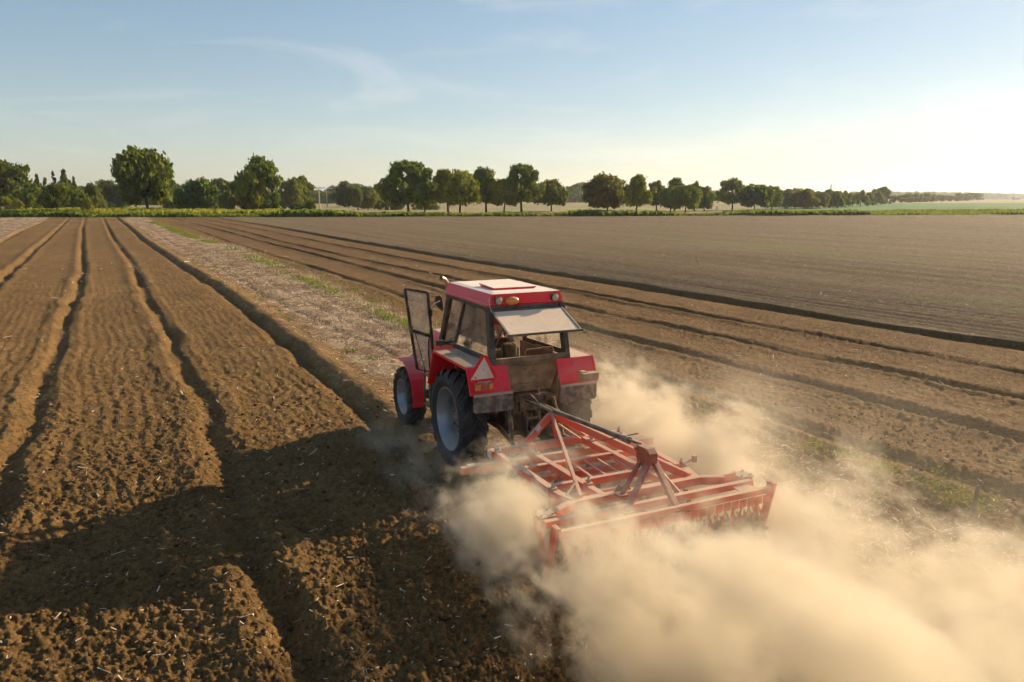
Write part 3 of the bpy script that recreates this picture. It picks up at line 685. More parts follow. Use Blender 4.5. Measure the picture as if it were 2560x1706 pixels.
def blades(name, label, C, n, spread, hgt, mat, seed, wid=.006):
    r = np.random.RandomState(seed); k = r.randint(len(C), size=n); C = np.array(C)
    X = C[k, 0] + r.normal(size=n) * spread * C[k, 2]; Y = C[k, 1] + r.normal(size=n) * spread * C[k, 2]
    z = soil(X, Y, np.full(n, .03), False); H = hgt * (.35 + .9 * r.rand(n)) * C[k, 3]; a = r.rand(n) * 6.28
    R = np.hypot(X, Y); w = wid * (1 + .06 * R); dx = np.cos(a) * w; dy = np.sin(a) * w; l = r.normal(size=(n, 2)) * H[:, None] * .45
    P0 = np.stack([X - dx, Y - dy, z - .01], 1); P1 = np.stack([X + dx, Y + dy, z - .01], 1)
    P2 = np.stack([X + dx * .3 + l[:, 0], Y + dy * .3 + l[:, 1], z + H], 1); P3 = np.stack([X - dx * .3 + l[:, 0], Y - dy * .3 + l[:, 1], z + H], 1)
    me = quads_mesh(name, np.stack([P0, P1, P2, P3], 1), mat); o = bpy.data.objects.new(name, me); COL.objects.link(o); return tag(o, label, 'grass', kind='stuff')
r_ = np.random.RandomState(8); C_ = []
for V in np.arange(13, 150, .45):
    dens = vn(np.array([V * .16]), np.array([3.3]), 51)[0]
    if r_.rand() < (dens - .22) * 2.2:
        U = cen(V, GV, GU) + r_.normal() * .16; p = RF * U + FF * V; C_.append((p[0], p[1], 1 + V * .006, .6 + .8 * dens))
for V in np.arange(14, 60, 1.1):
    if r_.rand() < .30: U = 6.2 + r_.normal() * .25 + .0 * V; p = RF * U + FF * V; C_.append((p[0], p[1], .7, .6))
    if r_.rand() < .25: U = cen(V, GV, GU) + 1.2 + r_.normal() * .4; p = RF * U + FF * V; C_.append((p[0], p[1], .8, .6))
LMG = leaf_mat('tuft_green', (.15, .19, .04), (.32, .33, .08), .4)
blades('grass_tufts', 'bright green grass tufts lining the strip of unworked stubble', C_, 9500, .17, .13, LMG, 52)
S_ = []
for V in np.arange(16, 90, .8):
    if r_.rand() < .5: U = cen(V, GV, GU) + .1 + r_.normal() * .35; p = RF * U + FF * V; S_.append((p[0], p[1], 1, 1))
ST_ = []
for V in np.arange(13, 70, .35):
    for k_ in range(3):
        U = cen(V, CV, CU) + 1.1 + r_.rand() * 4.2; p = RF * U + FF * V; ST_.append((p[0], p[1], 1.5, .7))
blades('stubble_stalks', 'short cut stalks standing in the unworked strip', ST_, 5200, .30, .13, leaf_mat('cut_stalk', (.30, .20, .11), (.58, .45, .30), .1), 57, .0045)
blades('stubble_stalks', 'dry pale stalks standing among the green tufts', S_, 420, .22, .42, leaf_mat('dry_stalk', (.45, .33, .2), (.65, .52, .38), .2), 53, .004)
W_ = []
for V in np.arange(-3, 9, .22):
    d = vn(np.array([V * .6]), np.array([1.3]), 54)[0]
    if r_.rand() < d * 1.3: U = 10.55 + r_.normal() * .22; p = RF * U + FF * V; W_.append((p[0], p[1], 1, .7 + .8 * d))
def weeds():
    r = np.random.RandomState(55); C = np.array(W_); n = 2600; k = r.randint(len(C), size=n)
    X = C[k, 0] + r.normal(size=n) * .16; Y = C[k, 1] + r.normal(size=n) * .16; z = soil(X, Y, np.full(n, .03), False) + .03 + .22 * r.rand(n) ** 1.4 * C[k, 3]
    P = np.stack([X, Y, z], 1); nn = r.normal(size=(n, 3)); nn[:, 2] = np.abs(nn[:, 2]) + .6; nn /= np.linalg.norm(nn, axis=1)[:, None]
    t = np.cross(nn, r.normal(size=(n, 3))); t /= np.linalg.norm(t, axis=1)[:, None]; b = np.cross(nn, t); s = (.016 + .022 * r.rand(n))[:, None]
    me = quads_mesh('weeds', np.stack([P - t * s, P + b * s * .7, P + t * s, P - b * s * .7], 1), leaf_mat('weed_leaf', (.07, .12, .02), (.30, .30, .03), .35))
    o = bpy.data.objects.new('weeds', me); COL.objects.link(o); tag(o, 'green and yellow weeds beside the wooden stake', 'weeds', kind='stuff')
weeds()
p_ = ground_at(2430, 1290)
st = MB().hexa([(-.025, -.02, -.1), (.025, -.02, -.1), (.025, .02, -.1), (-.025, .02, -.1)], [(-.022, -.018, .47), (.022, -.018, .49), (.022, .018, .48), (-.022, .018, .46)]).build('stake', M['wood'], bevel=.004)
st.location = (p_[0], p_[1], gz(p_[0], p_[1])); st.rotation_euler = (.05, .03, .4); tag(st, 'short grey wooden stake standing in the weeds at right', 'stake')
# clods and flat chunks lying loose on the worked soil
def clods():
    r = np.random.RandomState(60); n = 5200; R = 5.8 * (17 / 5.8) ** r.rand(n); A = np.radians(-38 + 76 * r.rand(n)); X = R * np.sin(A); Y = R * np.cos(A)
    U = X * RF[0] + Y * RF[1]; V = X * FF[0] + Y * FF[1]; c = cen(V, CV, CU); ok = (U < c + .9) | (U > 11.2); X, Y, R = X[ok], Y[ok], R[ok]; n = len(X)
    z = soil(X, Y, np.full(n, .02), False); s = (.010 + .030 * r.rand(n) ** 2.5)
    ico = np.array([(0, 0, 1), (.89, 0, .45), (.28, .85, .45), (-.72, .53, .45), (-.72, -.53, .45), (.28, -.85, .45), (.72, .53, -.45), (-.28, .85, -.45), (-.89, 0, -.45), (-.28, -.85, -.45), (.72, -.53, -.45), (0, 0, -1)])
    fc = np.array([(0, 1, 2), (0, 2, 3), (0, 3, 4), (0, 4, 5), (0, 5, 1), (1, 6, 2), (2, 7, 3), (3, 8, 4), (4, 9, 5), (5, 10, 1), (2, 6, 7), (3, 7, 8), (4, 8, 9), (5, 9, 10), (1, 10, 6), (6, 11, 7), (7, 11, 8), (8, 11, 9), (9, 11, 10), (10, 11, 6)])
    P = ico[None] * (1 + .35 * r.normal(size=(n, 12, 1))) * s[:, None, None] * (1, 1, .75) + np.stack([X, Y, z + s * .35], 1)[:, None]
    me = bpy.data.meshes.new('clods'); me.vertices.add(n * 12); me.vertices.foreach_set('co', P.astype(np.float32).ravel())
    q = (fc[None] + (np.arange(n) * 12)[:, None, None]).reshape(-1, 3); me.loops.add(q.size); me.loops.foreach_set('vertex_index', q.ravel().astype(np.int32))
    me.polygons.add(len(q)); me.polygons.foreach_set('loop_start', np.arange(0, q.size, 3, dtype=np.int32)); me.update(calc_edges=True)
    m, nt, o = new_mat('clod_soil'); b = N(nt, "ShaderNodeBsdfDiffuse"); nt.links.new(mixc(nt, ramp01(nt, noise(nt, 2.3, 3), .3, .7), (.085, .048, .022), (.20, .12, .055)), b.inputs[0]); nt.links.new(b.outputs[0], o.inputs[0]); me.materials.append(m)
    ob = bpy.data.objects.new('soil_clods', me); COL.objects.link(ob); tag(ob, 'loose brown clods scattered over the worked soil', 'soil clods', kind='stuff')
clods()

# ------------------------------------------------------------------ tractor
TH = -.442; TO = (-.031, 12.16)
TR = empty('tractor', (TO[0], TO[1], 0), -TH)
tag(TR, 'red four wheel drive farm tractor with open door and raised rear window, pulling a cultivator', 'tractor')
def wheel(name, c, R, W, rr, side, nl, lug, disc):
    """side -1: left (outer face to -x); rim mesh is the part, tyre and hub are below it"""
    c = Vector(c); s = side
    hw = W / 2; rw = W * .40
    prof = [(s * (rw + .012), rr + .012), (s * (rw + .014), rr - .004), (s * rw, rr - .018), (s * (rw - .05), rr - .03), (s * (rw - .075), rr - .06), (s * -.02, rr - .07), (s * disc, rr - .075)]
    mb = MB(); mb.lathe([(a, r) for a, r in prof], (0, 0, 0), 'x', 56)
    mb.lathe([(-s * (rw + .012), rr + .012), (-s * rw, rr - .018), (-s * .02, rr - .07), (s * disc, rr - .075)], (0, 0, 0), 'x', 40)
    rim = mb.build('wheel', M['rim'], TR, smooth=True, auto=50); rim.location = c
    hb = MB(); o = s * (disc - .02); hb.lathe([(s * disc, rr - .076), (s * (disc + .03), rr * .66), (s * (disc - .02), rr * .58), (s * (disc - .02), .0)], (0, 0, 0), 'x', 56)
    hb.lathe([(o, .0 + rr * .44), (o + s * .035, rr * .42), (o + s * .04, rr * .24), (o + s * .10, rr * .22), (o + s * .13, rr * .15), (o + s * .135, 0)], (0, 0, 0), 'x', 28)
    for k in range(8):
        a = k * math.pi / 4 + .2; q = (o + s * .02, math.cos(a) * rr * .5, math.sin(a) * rr * .5)
        hb.lathe([(0, 0), (0, .03), (s * .06, .028), (s * .06, 0)], q, 'x', 6)
        q = (o + s * .05, math.cos(a) * rr * .32, math.sin(a) * rr * .32); hb.lathe([(0, 0), (0, .02), (s * .04, .018), (s * .04, 0)], q, 'x', 6)
    hb.build('hub', M['hub'], rim, smooth=True)
    tb = MB(); RT = R - lug
    half = [(rw + .005, rr - .002), (hw * .90, rr + .04), (hw + .015, rr + (RT - rr) * .45), (hw + .01, rr + (RT - rr) * .72), (hw * .93, RT - .03), (hw * .82, RT - .006), (hw * .4, RT + .006), (0, RT + .01)]
    pr = [(-a, r) for a, r in half] + [(a, r) for a, r in half[-2::-1]]
    tb.lathe(pr, (0, 0, 0), 'x', 64)
    for sd in (-1, 1):
        for k in range(nl):
            a0 = 2 * math.pi * (k + (.5 if sd > 0 else 0)) / nl; da = 2 * math.pi / nl
            ring = []
            for f, dr0, dr1 in ((-.02, -.01, lug), (.45, -.01, lug), (.80, -.02, lug * .85), (1.03, -.06, -.01), (1.04, -.13, -.07)):
                x = sd * hw * f; a = a0 + sd * 0 + da * 1.05 * max(0, min(f, 1)) ** .9 * 1.0; th = .20 * da * (1 + .5 * f)
                rb = RT + dr0 - .01; rt = RT + dr1
                ring.append([(x, math.cos(a - th) * rb, math.sin(a - th) * rb), (x, math.cos(a + th) * rb, math.sin(a + th) * rb), (x, math.cos(a + th * .7) * rt, math.sin(a + th * .7) * rt), (x, math.cos(a - th * .7) * rt, math.sin(a - th * .7) * rt)])
            vs = [v for q in ring for v in q]; fs = [(0, 1, 2, 3), tuple(range(len(vs) - 4, len(vs)))[::-1]]
            for i in range(len(ring) - 1):
                for j in range(4): fs.append((i * 4 + j, i * 4 + (j + 1) % 4, (i + 1) * 4 + (j + 1) % 4, (i + 1) * 4 + j))
            tb.add(vs, fs)
    tb.build('tyre', M['rubber'], rim, smooth=True, auto=28)
    return rim
for s_ in (-1, 1):
    wheel('wheel', (s_ * .93, 0, .80), .80, .42, .51, s_, 19, .045, -.06)
    wheel('wheel', (s_ * .95, 2.53, .555), .575, .32, .335, s_, 17, .032, -.05)

# roof
rt = [(-.59, -.60, 2.855), (.59, -.60, 2.855), (.59, 1.23, 2.855), (-.59, 1.23, 2.855)]
rb = [(-.66, -.57, 2.655), (.66, -.57, 2.655), (.66, 1.28, 2.655), (-.66, 1.28, 2.655)]
rs = [(-.645, -.595, 2.70), (.645, -.595, 2.70), (.645, 1.27, 2.70), (-.645, 1.27, 2.70)]
mb = MB(); mb.hexa(rs, rt)
mb.hexa(rb, [(x * 1.004, y + (.0 if y > 0 else 0), 2.7005) for x, y, z in rs])
mb.hexa([(x, y, 2.853) for x, y, z in rt], [(x * .86, .315 + (y - .315) * .9, 2.872) for x, y, z in rt])
roof = mb.build('roof', M['roof'], TR, bevel=.012)
hp = MB(); hp.box((-.04, .02, 2.905), (.74, .62, .022), Euler((.03, 0, -.02)).to_matrix()); hp.box((-.04, .02, 2.884), (.70, .58, .03)); hp.build('hatch', M['roof'], roof, bevel=.006)
for u in (-.49, .48):
    l = MB().lathe([(0, .062), (-.05, .066), (-.055, .058)], (u, -.60, 2.755), 'y', 24).build('roof_lamp', M['black'], TR, smooth=True)
    MB().lathe([(-.048, .058), (-.062, .045), (-.068, .02), (-.07, .0)], (u, -.60, 2.755), 'y', 24).build('lens', M['lens'], l, smooth=True)
MB().lathe([(0, .001), (0, .115), (-.03, .118), (-.055, .10), (-.072, .06), (-.078, 0.0)], (0, 0, 0), 'y', 28).build('beacon', M['amber'], TR, smooth=True)
bc = bpy.data.objects['beacon']; bc.location = (-.255, -.60, 2.742); bc.scale = (1, 1, .55)
# cab frame
def pil(name, pts, w, h, parent=TR, mat='black', up=(0, 1, 0)):
    mb = MB()
    for a, b in zip(pts, pts[1:]): mb.beam(a, b, w, h, up)
    return mb.build(name, M[mat], parent, bevel=.006)
for s_ in (-1, 1):
    pil('cab_pillar', [(s_ * .645, -.735, 1.78), (s_ * .62, -.565, 2.66)], .085, .13)
    pil('cab_pillar', [(s_ * .665, .80, 1.80), (s_ * .635, .36, 2.66)], .05, .055)
    pil('cab_pillar', [(s_ * .60, 1.66, 1.68), (s_ * .60, 1.14, 2.66)], .07, .12)
    pil('cab_rail', [(s_ * .665, .85, 1.83), (s_ * .665, -.74, 1.87)], .05, .09, up=(0, 0, 1))
    pil('cab_rail', [(s_ * .63, -.57, 2.635), (s_ * .63, 1.20, 2.635)], .06, .06, up=(0, 0, 1))
    pil('cab_brace', [(s_ * .625, 1.22, 2.48), (s_ * .625, 1.03, 2.62)], .03, .04)
    mb = MB(); mb.prism([(s_ * .655, .76, 1.86), (s_ * .645, -.66, 1.90), (s_ * .625, -.54, 2.62), (s_ * .632, .38, 2.62)], (s_ * .006, 0, 0)); mb.build('side_window', M['glass'], TR)
pil('cab_rail', [(-.64, -.575, 2.63), (.64, -.575, 2.63)], .06, .065, up=(0, 0, 1))
pil('cab_rail', [(-.60, 1.17, 2.63), (.60, 1.17, 2.63)], .06, .06, up=(0, 0, 1))
pil('cab_rail', [(-.58, 1.66, 1.70), (.58, 1.66, 1.70)], .06, .08, up=(0, 0, 1))
pil('rear_sill', [(-.68, -.755, 1.845), (.68, -.755, 1.845)], .06, .075, up=(0, 0, 1), mat='tube_metal')
MB().prism([(-.56, 1.67, 1.74), (.56, 1.67, 1.74), (.56, 1.20, 2.60), (-.56, 1.20, 2.60)], (0, .006, .003)).build('windscreen', M['glass'], TR)
# raised rear window
a_, b_ = Vector((0, -.63, 2.59)), Vector((0, -1.25, 2.325))
mb = MB(); W2 = .615
for s_ in (-1, 1): mb.beam(a_ + Vector((s_ * .60, 0, 0)), b_ + Vector((s_ * .60, 0, 0)), .035, .03)
mb.beam(a_ + Vector((-.6165, 0, 0)), a_ + Vector((.6165, 0, 0)), .035, .03); mb.beam(b_ + Vector((-.63, 0, 0)), b_ + Vector((.63, 0, 0)), .04, .034)
rw_ = mb.build('rear_window', M['black'], TR, bevel=.004)
MB().prism([a_ + Vector((-.585, -.01, -.002)), a_ + Vector((.585, -.01, -.002)), b_ + Vector((.585, .01, .0)), b_ + Vector((-.585, .01, .0))], (0, .003, .007)).build('pane', M['glass_rear'], rw_)
mb = MB()
for s_ in (-1, 1): mb.tube([(s_ * .585, -.70, 2.05), (s_ * .585, -1.02, 2.41)], .011, 8)
mb.build('window_strut', M['tube_metal'], TR)
mb = MB().tube([(-.64, -.62, 2.80), (-.645, -.63, 2.70), (-.63, -.66, 2.62), (-.60, -.65, 2.56)], .005, 6).build('cable', M['white'], TR)
# rear wall, floor, inner sides
mb = MB(); mb.prism([(-.44, -.62, 1.80), (.60, -.62, 1.80), (.44, -.60, 1.28), (-.44, -.60, 1.28)], (0, .02, 0)); mb.box((0, -.63, 1.70), (.86, .02, .02)); mb.box((0, -.63, 1.40), (.86, .02, .03)); mb.box((0, -.60, 1.79), (1.2, .16, .03))
mb.build('rear_wall', M['tan_panel'], TR, bevel=.004)
MB().tube([(-.40, -.80, 1.80), (-.40, -.84, 1.77), (-.38, -.85, 1.74), (-.42, -.86, 1.72)], .009, 6).build('window_hook', M['dark_metal'], TR)
MB().box((0, .45, 1.12), (1.14, 2.1, .06)).build('cab_floor', M['dark_metal'], TR)
for s_ in (-1, 1):
    mb = MB(); n_ = 18; pts = [(s_ * .60, .88 * math.cos(t), .78 + .86 * math.sin(t)) for t in [math.radians(18 + 144 * k / n_) for k in range(n_ + 1)]]; mb.prism(pts, (s_ * .025, 0, 0))
    mb.build('inner_panel', M['orange_dust'], TR)
# rear fenders
for s_ in (-1, 1):
    x0, x1 = s_ * .63, s_ * 1.085; t = .022
    mb = MB()
    def slab(a, b, xa0, xa1, xb0, xb1):
        """plate from line a to line b (v,z), given x ranges, thickness down"""
        a0, a1, b0, b1 = Vector((xa0, a[0], a[1])), Vector((xa1, a[0], a[1])), Vector((xb0, b[0], b[1])), Vector((xb1, b[0], b[1]))
        n = (b0 - a0).cross(a1 - a0).normalized() * t
        if n.z > 0 and abs(n.z) > abs(n.y) * .3: n = -n
        elif abs(n.z) <= abs(n.y) * .3 and n.y < 0: n = -n
        mb.prism([a0, a1, b1, b0], n)
    slab((-.79, 1.80), (.67, 1.80), x0, x1, x0, x1)
    slab((.67, 1.7995), (.985, 1.17), x0, x1, x0 + s_ * .05, x1)
    slab((-.79, 1.7995), (-.955, 1.405), s_ * .43, x1, s_ * .43, x1)
    mb.beam((x1 + s_ * .004, -.80, 1.785), (x1 + s_ * .004, .68, 1.785), .03, .045); mb.beam((x1 + s_ * .004, .675, 1.785), (x1 + s_ * .004, .985, 1.17), .03, .03); mb.beam((x1 + s_ * .004, -.80, 1.785), (x1 + s_ * .004, -.96, 1.405), .03, .03)
    f_ = mb.build('rear_fender', M['red'], TR, bevel=.006)
    mb = MB()
    for (q_, zq) in ((.52, 1.70), (.56, 1.62), (.60, 1.50), (.70, 1.72), (.50, 1.46), (.86, 1.47), (1.04, 1.46), (.47, 1.60)):
        yq = -.79 - (1.80 - zq) * .418; mb.lathe([(0, .010), (-.008, .009), (-.009, 0)], (s_ * q_, yq - .002, zq), 'y', 8)
    for (q_, yq) in ((.78, .30), (.80, .22), (.76, .14), (.84, .20), (.80, .08), (.90, .02), (.72, .40)): mb.lathe([(0, .012), (.005, .010), (.006, 0)], (s_ * q_, yq, 1.801), 'z', 8)
    mb.build('rivets', M['hub'], f_)
    mb = MB(); mb.prism([(s_ * .415, -.985, 1.425), (x1 - s_ * .02, -.985, 1.425), (x1 - s_ * .02, -.99, 1.17), (x1 - s_ * .05, -.99, 1.135), (s_ * .44, -.99, 1.12), (s_ * .405, -.99, 1.15)], (0, .014, 0))
    fl = mb.build('mud_flap', M['flap'], TR, bevel=.003)
    MB().box((s_ * .74, -.994, 1.405), (.65, .012, .038)).build('strip', M['steel'], fl)
# slow vehicle triangle with tail lamp, left side
def V3(*a): return Vector(a)
c_ = V3(-.955, -1.10, 1.80)
def tri(sz, cut, y):
    P = [V3(0, 0, sz * .66), V3(-sz * .56, 0, -sz * .36), V3(sz * .56, 0, -sz * .36)]; out_ = []
    for i in range(3):
        a, b, c = P[i], P[i - 1], P[(i + 1) % 3]
        if cut: out_ += [a.lerp(b, cut), a.lerp(c, cut)]
        else: out_.append(a)
    return [Euler((.20, 0, 0)).to_matrix() @ (p + V3(0, y, 0)) + c_ for p in out_]
tg = MB().prism(tri(.50, .16, 0), (0, .008, 0)).build('warning_triangle', M['refl_red'], TR)
wt = MB().prism(tri(.335, 0, -.004), (0, .003, 0)).build('white_field', M['refl_white'], tg)
mb = MB(); R_ = Euler((.20, 0, 0)).to_matrix()
for dx, dz, w_, h_ in ((0, .035, .012, .012), (.003, .012, .014, .012), (-.115, -.088, .024, .016), (-.115, -.105, .03, .005)): mb.box(R_ @ V3(dx, -.006, dz) + c_, (w_, .002, h_), R_)
mb.build('marks', M['hub'], tg)
MB().box((-.93, -1.055, 1.635), (.20, .09, .012)).box((-.90, -1.06, 1.62), (.05, .02, .03)).build('lamp_bracket', M['steel'], TR)
tl = MB().box((-.905, -1.00, 1.545), (.30, .07, .105)).build('tail_lamp', M['red_lens'], TR, bevel=.01)
MB().box((-1.008, -1.038, 1.545), (.09, .012, .09)).build('indicator', M['amber'], tl, bevel=.004)
MB().box((-.80, -1.038, 1.545), (.07, .012, .09)).build('indicator', M['amber'], tl, bevel=.004)
mb = MB().box((.87, -1.06, 1.545), (.29, .15, .10)).box((.80, -1.0, 1.60), (.10, .12, .02))
mb.build('tail_lamp', M['tan_panel'], TR, bevel=.01)
# front indicator on fender
si = MB().box((-.945, .775, 1.90), (.155, .10, .085), Euler((0, 0, .1)).to_matrix()).build('side_lamp', M['black'], TR, bevel=.008)
MB().box((-1.028, .775, 1.90), (.014, .08, .07)).build('indicator', M['amber'], si, bevel=.003)
# bonnet, engine, tank
mb = MB()
sec = [(-.36, 1.05), (-.37, 1.50), (-.345, 1.66), (-.28, 1.735), (0, 1.755), (.28, 1.735), (.345, 1.66), (.37, 1.50), (.36, 1.05)]
mb.prism([(x, 1.62, z) for x, z in sec], (0, 1.35, 0)); mb.box((0, 2.2, 1.757), (.12, 1.0, .01))
mb.build('bonnet', M['red'], TR, smooth=True, bevel=.01)
MB().prism([(x * .97, 2.968, 1.05 + (z - 1.05) * .97) for x, z in sec], (0, .07, 0)).build('grille', M['black'], TR, bevel=.01)
mb = MB(); mb.box((0, 1.9, .85), (.46, 2.3, .45)); mb.box((0, .35, .85), (.56, 1.5, .62)); mb.box((0, -.45, .88), (.50, .36, .60)); mb.box((0, 2.9, .80), (.5, .5, .5))
mb.tube([(-.75, 0, .8), (.75, 0, .8)], .15, 16); mb.tube([(-.80, 2.53, .56), (.80, 2.53, .56)], .09, 12); mb.box((0, 2.53, .56), (.3, .24, .26))
mb.build('engine_block', M['dark_metal'], TR, bevel=.02)
mb = MB(); mb.box((-.72, 1.28, .90), (.34, .62, .58)); mb.build('fuel_tank', M['black'], TR, bevel=.04)
mb = MB(); mb.box((-.86, 1.42, .66), (.26, .34, .03)); mb.box((-.84, 1.40, 1.20), (.26, .40, .03)); mb.beam((-.97, 1.56, .66), (-.95, 1.56, 1.25), .03, .03); mb.beam((-.97, 1.28, .66), (-.95, 1.22, 1.25), .03, .03)
mb.build('step', M['dark_metal'], TR, bevel=.004)
MB().prism([(-.62, .98, 1.16), (-.62, 1.62, 1.16), (-.62, 1.66, 1.70), (-.62, .72, 1.80)], (.02, 0, 0)).build('lower_panel', M['red'], TR)
MB().tube([(-.87, 1.35, 1.92), (-.94, 1.34, 1.86), (-.95, 1.34, 1.60), (-.93, 1.33, 1.20), (-.92, 1.25, 1.0), (-.90, 1.1, .85)], .014, 8).build('hose', M['black'], TR, smooth=True)
# front fenders
for s_ in (-1, 1):
    mb = MB(); pts = []; Rf = .70
    for k in range(15):
        a = math.radians(58 + k * 9.2); pts.append((2.53 + Rf * math.cos(a), .56 + Rf * math.sin(a)))
    pts = [(2.98, 1.235), (2.72, 1.272), (2.40, 1.272)] + [(2.53 + Rf * math.cos(math.radians(a)), .56 + (Rf + .012) * math.sin(math.radians(a))) for a in (112, 122, 132, 142, 152, 162, 172, 180)] + [(1.86, .50)]
    w0, w1 = s_ * 1.10, s_ * .79
    for i in range(len(pts) - 1):
        (ya, za), (yb, zb) = pts[i], pts[i + 1]; f0 = i / (len(pts) - 1)
        ta, tb_ = 1 - .30 * max(0, i - 4) / 7, 1 - .30 * max(0, i - 3) / 7
        n = Vector((0, -(zb - za), (yb - ya))).normalized() * -.014
        if n.z > 0 and i < 5: n = -n
        nn = Vector((0, 2.5 - (ya + yb) / 2, .56 - (za + zb) / 2)).normalized() * .014
        wi_a = w0 + (w1 - w0) * ta; wi_b = w0 + (w1 - w0) * tb_
        mb.prism([(w0, ya, za), (wi_a, ya, za), (wi_b, yb, zb), (w0, yb, zb)], nn)
    mb.tube([(s_ * .9, 2.53, 1.24), (s_ * .80, 2.53, 1.0), (s_ * .74, 2.53, .7)], .025, 8)
    mb.build('front_fender', M['red_clean'], TR)
# exhaust, mirror
MB().tube([(-.50, 1.80, 1.6), (-.50, 1.72, 1.9), (-.53, 1.50, 2.4), (-.54, 1.42, 2.72), (-.575, 1.37, 2.84), (-.63, 1.34, 2.90), (-.70, 1.31, 2.925)], [.055, .055, .04, .038, .036, .036, .04], 14, cap=False).build('exhaust_pipe', M['steel'], TR, smooth=True)
mr = MB().tube([(-.86, 1.42, 2.22), (-.86, 1.42, 2.40), (-.80, 1.46, 2.46), (-.66, 1.52, 2.50)], .009, 8).build('mirror', M['steel'], TR, smooth=True)
mb = MB(); mb.prism([(-.755, 1.53, 2.50), (-.735, 1.53, 2.59), (-.66, 1.53, 2.60), (-.60, 1.55, 2.55), (-.58, 1.56, 2.36), (-.60, 1.56, 2.29), (-.68, 1.54, 2.38), (-.74, 1.53, 2.44)], (.01, .035, 0)); mb.build('mirror_head', M['black'], mr, bevel=.008)
# open door
dv = 1.40
D = dict(TL=(-1.33, 2.765), TR=(-.925, 2.675), ML=(-1.245, 2.04), MR=(-.865, 1.895), BL=(-1.145, 1.335), BR=(-.83, 1.25), RR=(-.855, 1.66))
P_ = {k: Vector((x, dv, z)) for k, (x, z) in D.items()}
mb = MB()
for a, b, w_ in (('TL', 'TR', .045), ('TL', 'ML', .045), ('ML', 'BL', .045), ('TR', 'MR', .045), ('MR', 'RR', .045), ('RR', 'BR', .03), ('ML', 'MR', .055), ('BL', 'BR', .025)): mb.beam(P_[a], P_[b], .04, w_, (0, 1, 0)) if False else mb.beam(P_[a], P_[b], w_, .035, (0, 1, 0))
door = mb.build('door', M['black'], TR, bevel=.005)
MB().prism([P_[k] + Vector((0, 0, 0)) for k in ('TL', 'TR', 'MR', 'ML')], (0, .006, 0)).build('pane', M['glass_door'], door)
MB().prism([P_[k] for k in ('ML', 'MR', 'RR', 'BR', 'BL')], (0, .006, 0)).build('pane', M['glass_door'], door)
MB().box((-1.245, dv - .02, 2.06), (.05, .06, .12)).build('latch', M['dark_metal'], door, bevel=.006)
MB().box((-.875, dv - .02, 2.32), (.04, .05, .12)).build('hinge', M['black'], door, bevel=.006)
MB().tube([P_['ML'] + Vector((.07, -.01, -.03)), Vector((-1.0, dv - .01, 1.30))], .008, 6).build('gas_strut', M['dark_metal'], door)
# inside of the cab
mb = MB().box((0, .36, 1.36), (.46, .46, .12)).box((0, .13, 1.62), (.44, .10, .46), Euler((-.12, 0, 0)).to_matrix()).box((0, .36, 1.22), (.34, .34, .2))
mb.build('seat', M['seat'], TR, bevel=.03)
MB().box((0, 1.50, 1.55), (1.0, .22, .34)).box((-.02, 1.36, 1.74), (.5, .12, .12)).build('dashboard', M['black'], TR, bevel=.03)
stw = MB(); n_ = 28; ce_ = Vector((-.0, 1.14, 1.93)); Rm = Euler((.62, 0, 0)).to_matrix()
ring = [ce_ + Rm @ Vector((.205 * math.cos(2 * math.pi * k / n_), .205 * math.sin(2 * math.pi * k / n_), 0)) for k in range(n_ + 1)]
stw.tube(ring, .013, 8, cap=False); stw.tube([ce_, ce_ + Rm @ Vector((0, 0, -.3))], .022, 8)
for k in range(3): stw.tube([ce_, ring[int(n_ * (k / 3 + .08))]], .009, 6)
stw.build('steering_wheel', M['black'], TR, smooth=True)
mb = MB()
for x, y, l_ in ((.42, .55, .35), (.50, .42, .30), (-.42, .9, .3)): mb.tube([(x, y, 1.2), (x + .02, y - .05, 1.2 + l_), (x + .03, y - .05, 1.25 + l_)], [.011, .010, .024], 8)
mb.build('lever', M['dark_metal'], TR, smooth=True)
MB().box((.40, -.1, 1.62), (.42, .5, .05)).box((.60, -.05, 1.74), (.03, .6, .22)).build('side_console', M['tan_panel'], TR, bevel=.02)
MB().tube([(-.02, -.58, 1.88), (.0, -.60, 1.95), (.46, -.60, 1.96), (.50, -.58, 1.88)], .012, 8).build('grab_rail', M['tan_panel'], TR, smooth=True)
for s_ in (-1, 1): MB().box((s_ * .585, .12, 1.49), (.016, 1.40, .66)).build('cab_wall', M['tan_panel'], TR, bevel=.004)
MB().box((-.28, -.12, 1.58), (.56, .44, .04)).build('parcel_shelf', M['dark_metal'], TR)
# three point linkage
lk = [[(s_ * .32, -.30, .62), (s_ * .46, -1.25, .60), (s_ * .50, -1.62, .78)] for s_ in (-1, 1)]
for L_ in lk:
    mb = MB(); mb.beam(L_[0], L_[1], .035, .09); mb.beam(L_[1], L_[2], .03, .08); mb.build('lower_link', M['dark_metal'], TR, bevel=.005)
for s_ in (-1, 1):
    MB().tube([(s_ * .40, -.78, 1.14), (s_ * .44, -1.02, .64)], .028, 8).tube([(s_ * .41, -.86, 1.0), (s_ * .43, -.96, .78)], .042, 8).build('lift_rod', M['dark_metal'], TR, smooth=True)
    MB().beam((s_ * .26, -.5, 1.16), (s_ * .41, -.80, 1.15), .04, .07).build('lift_arm', M['dark_metal'], TR, bevel=.005)
mb = MB(); mb.box((-.02, -.66, 1.12), (.30, .14, .26)); mb.box((-.12, -.78, .80), (.03, .22, .40)); mb.box((.10, -.78, .80), (.03, .22, .40)); mb.box((-.01, -.86, .66), (.25, .06, .05)); mb.box((-.01, -.84, .90), (.25, .05, .04)); mb.tube([(0, -.6, .72), (0, -.85, .72)], .04, 12)
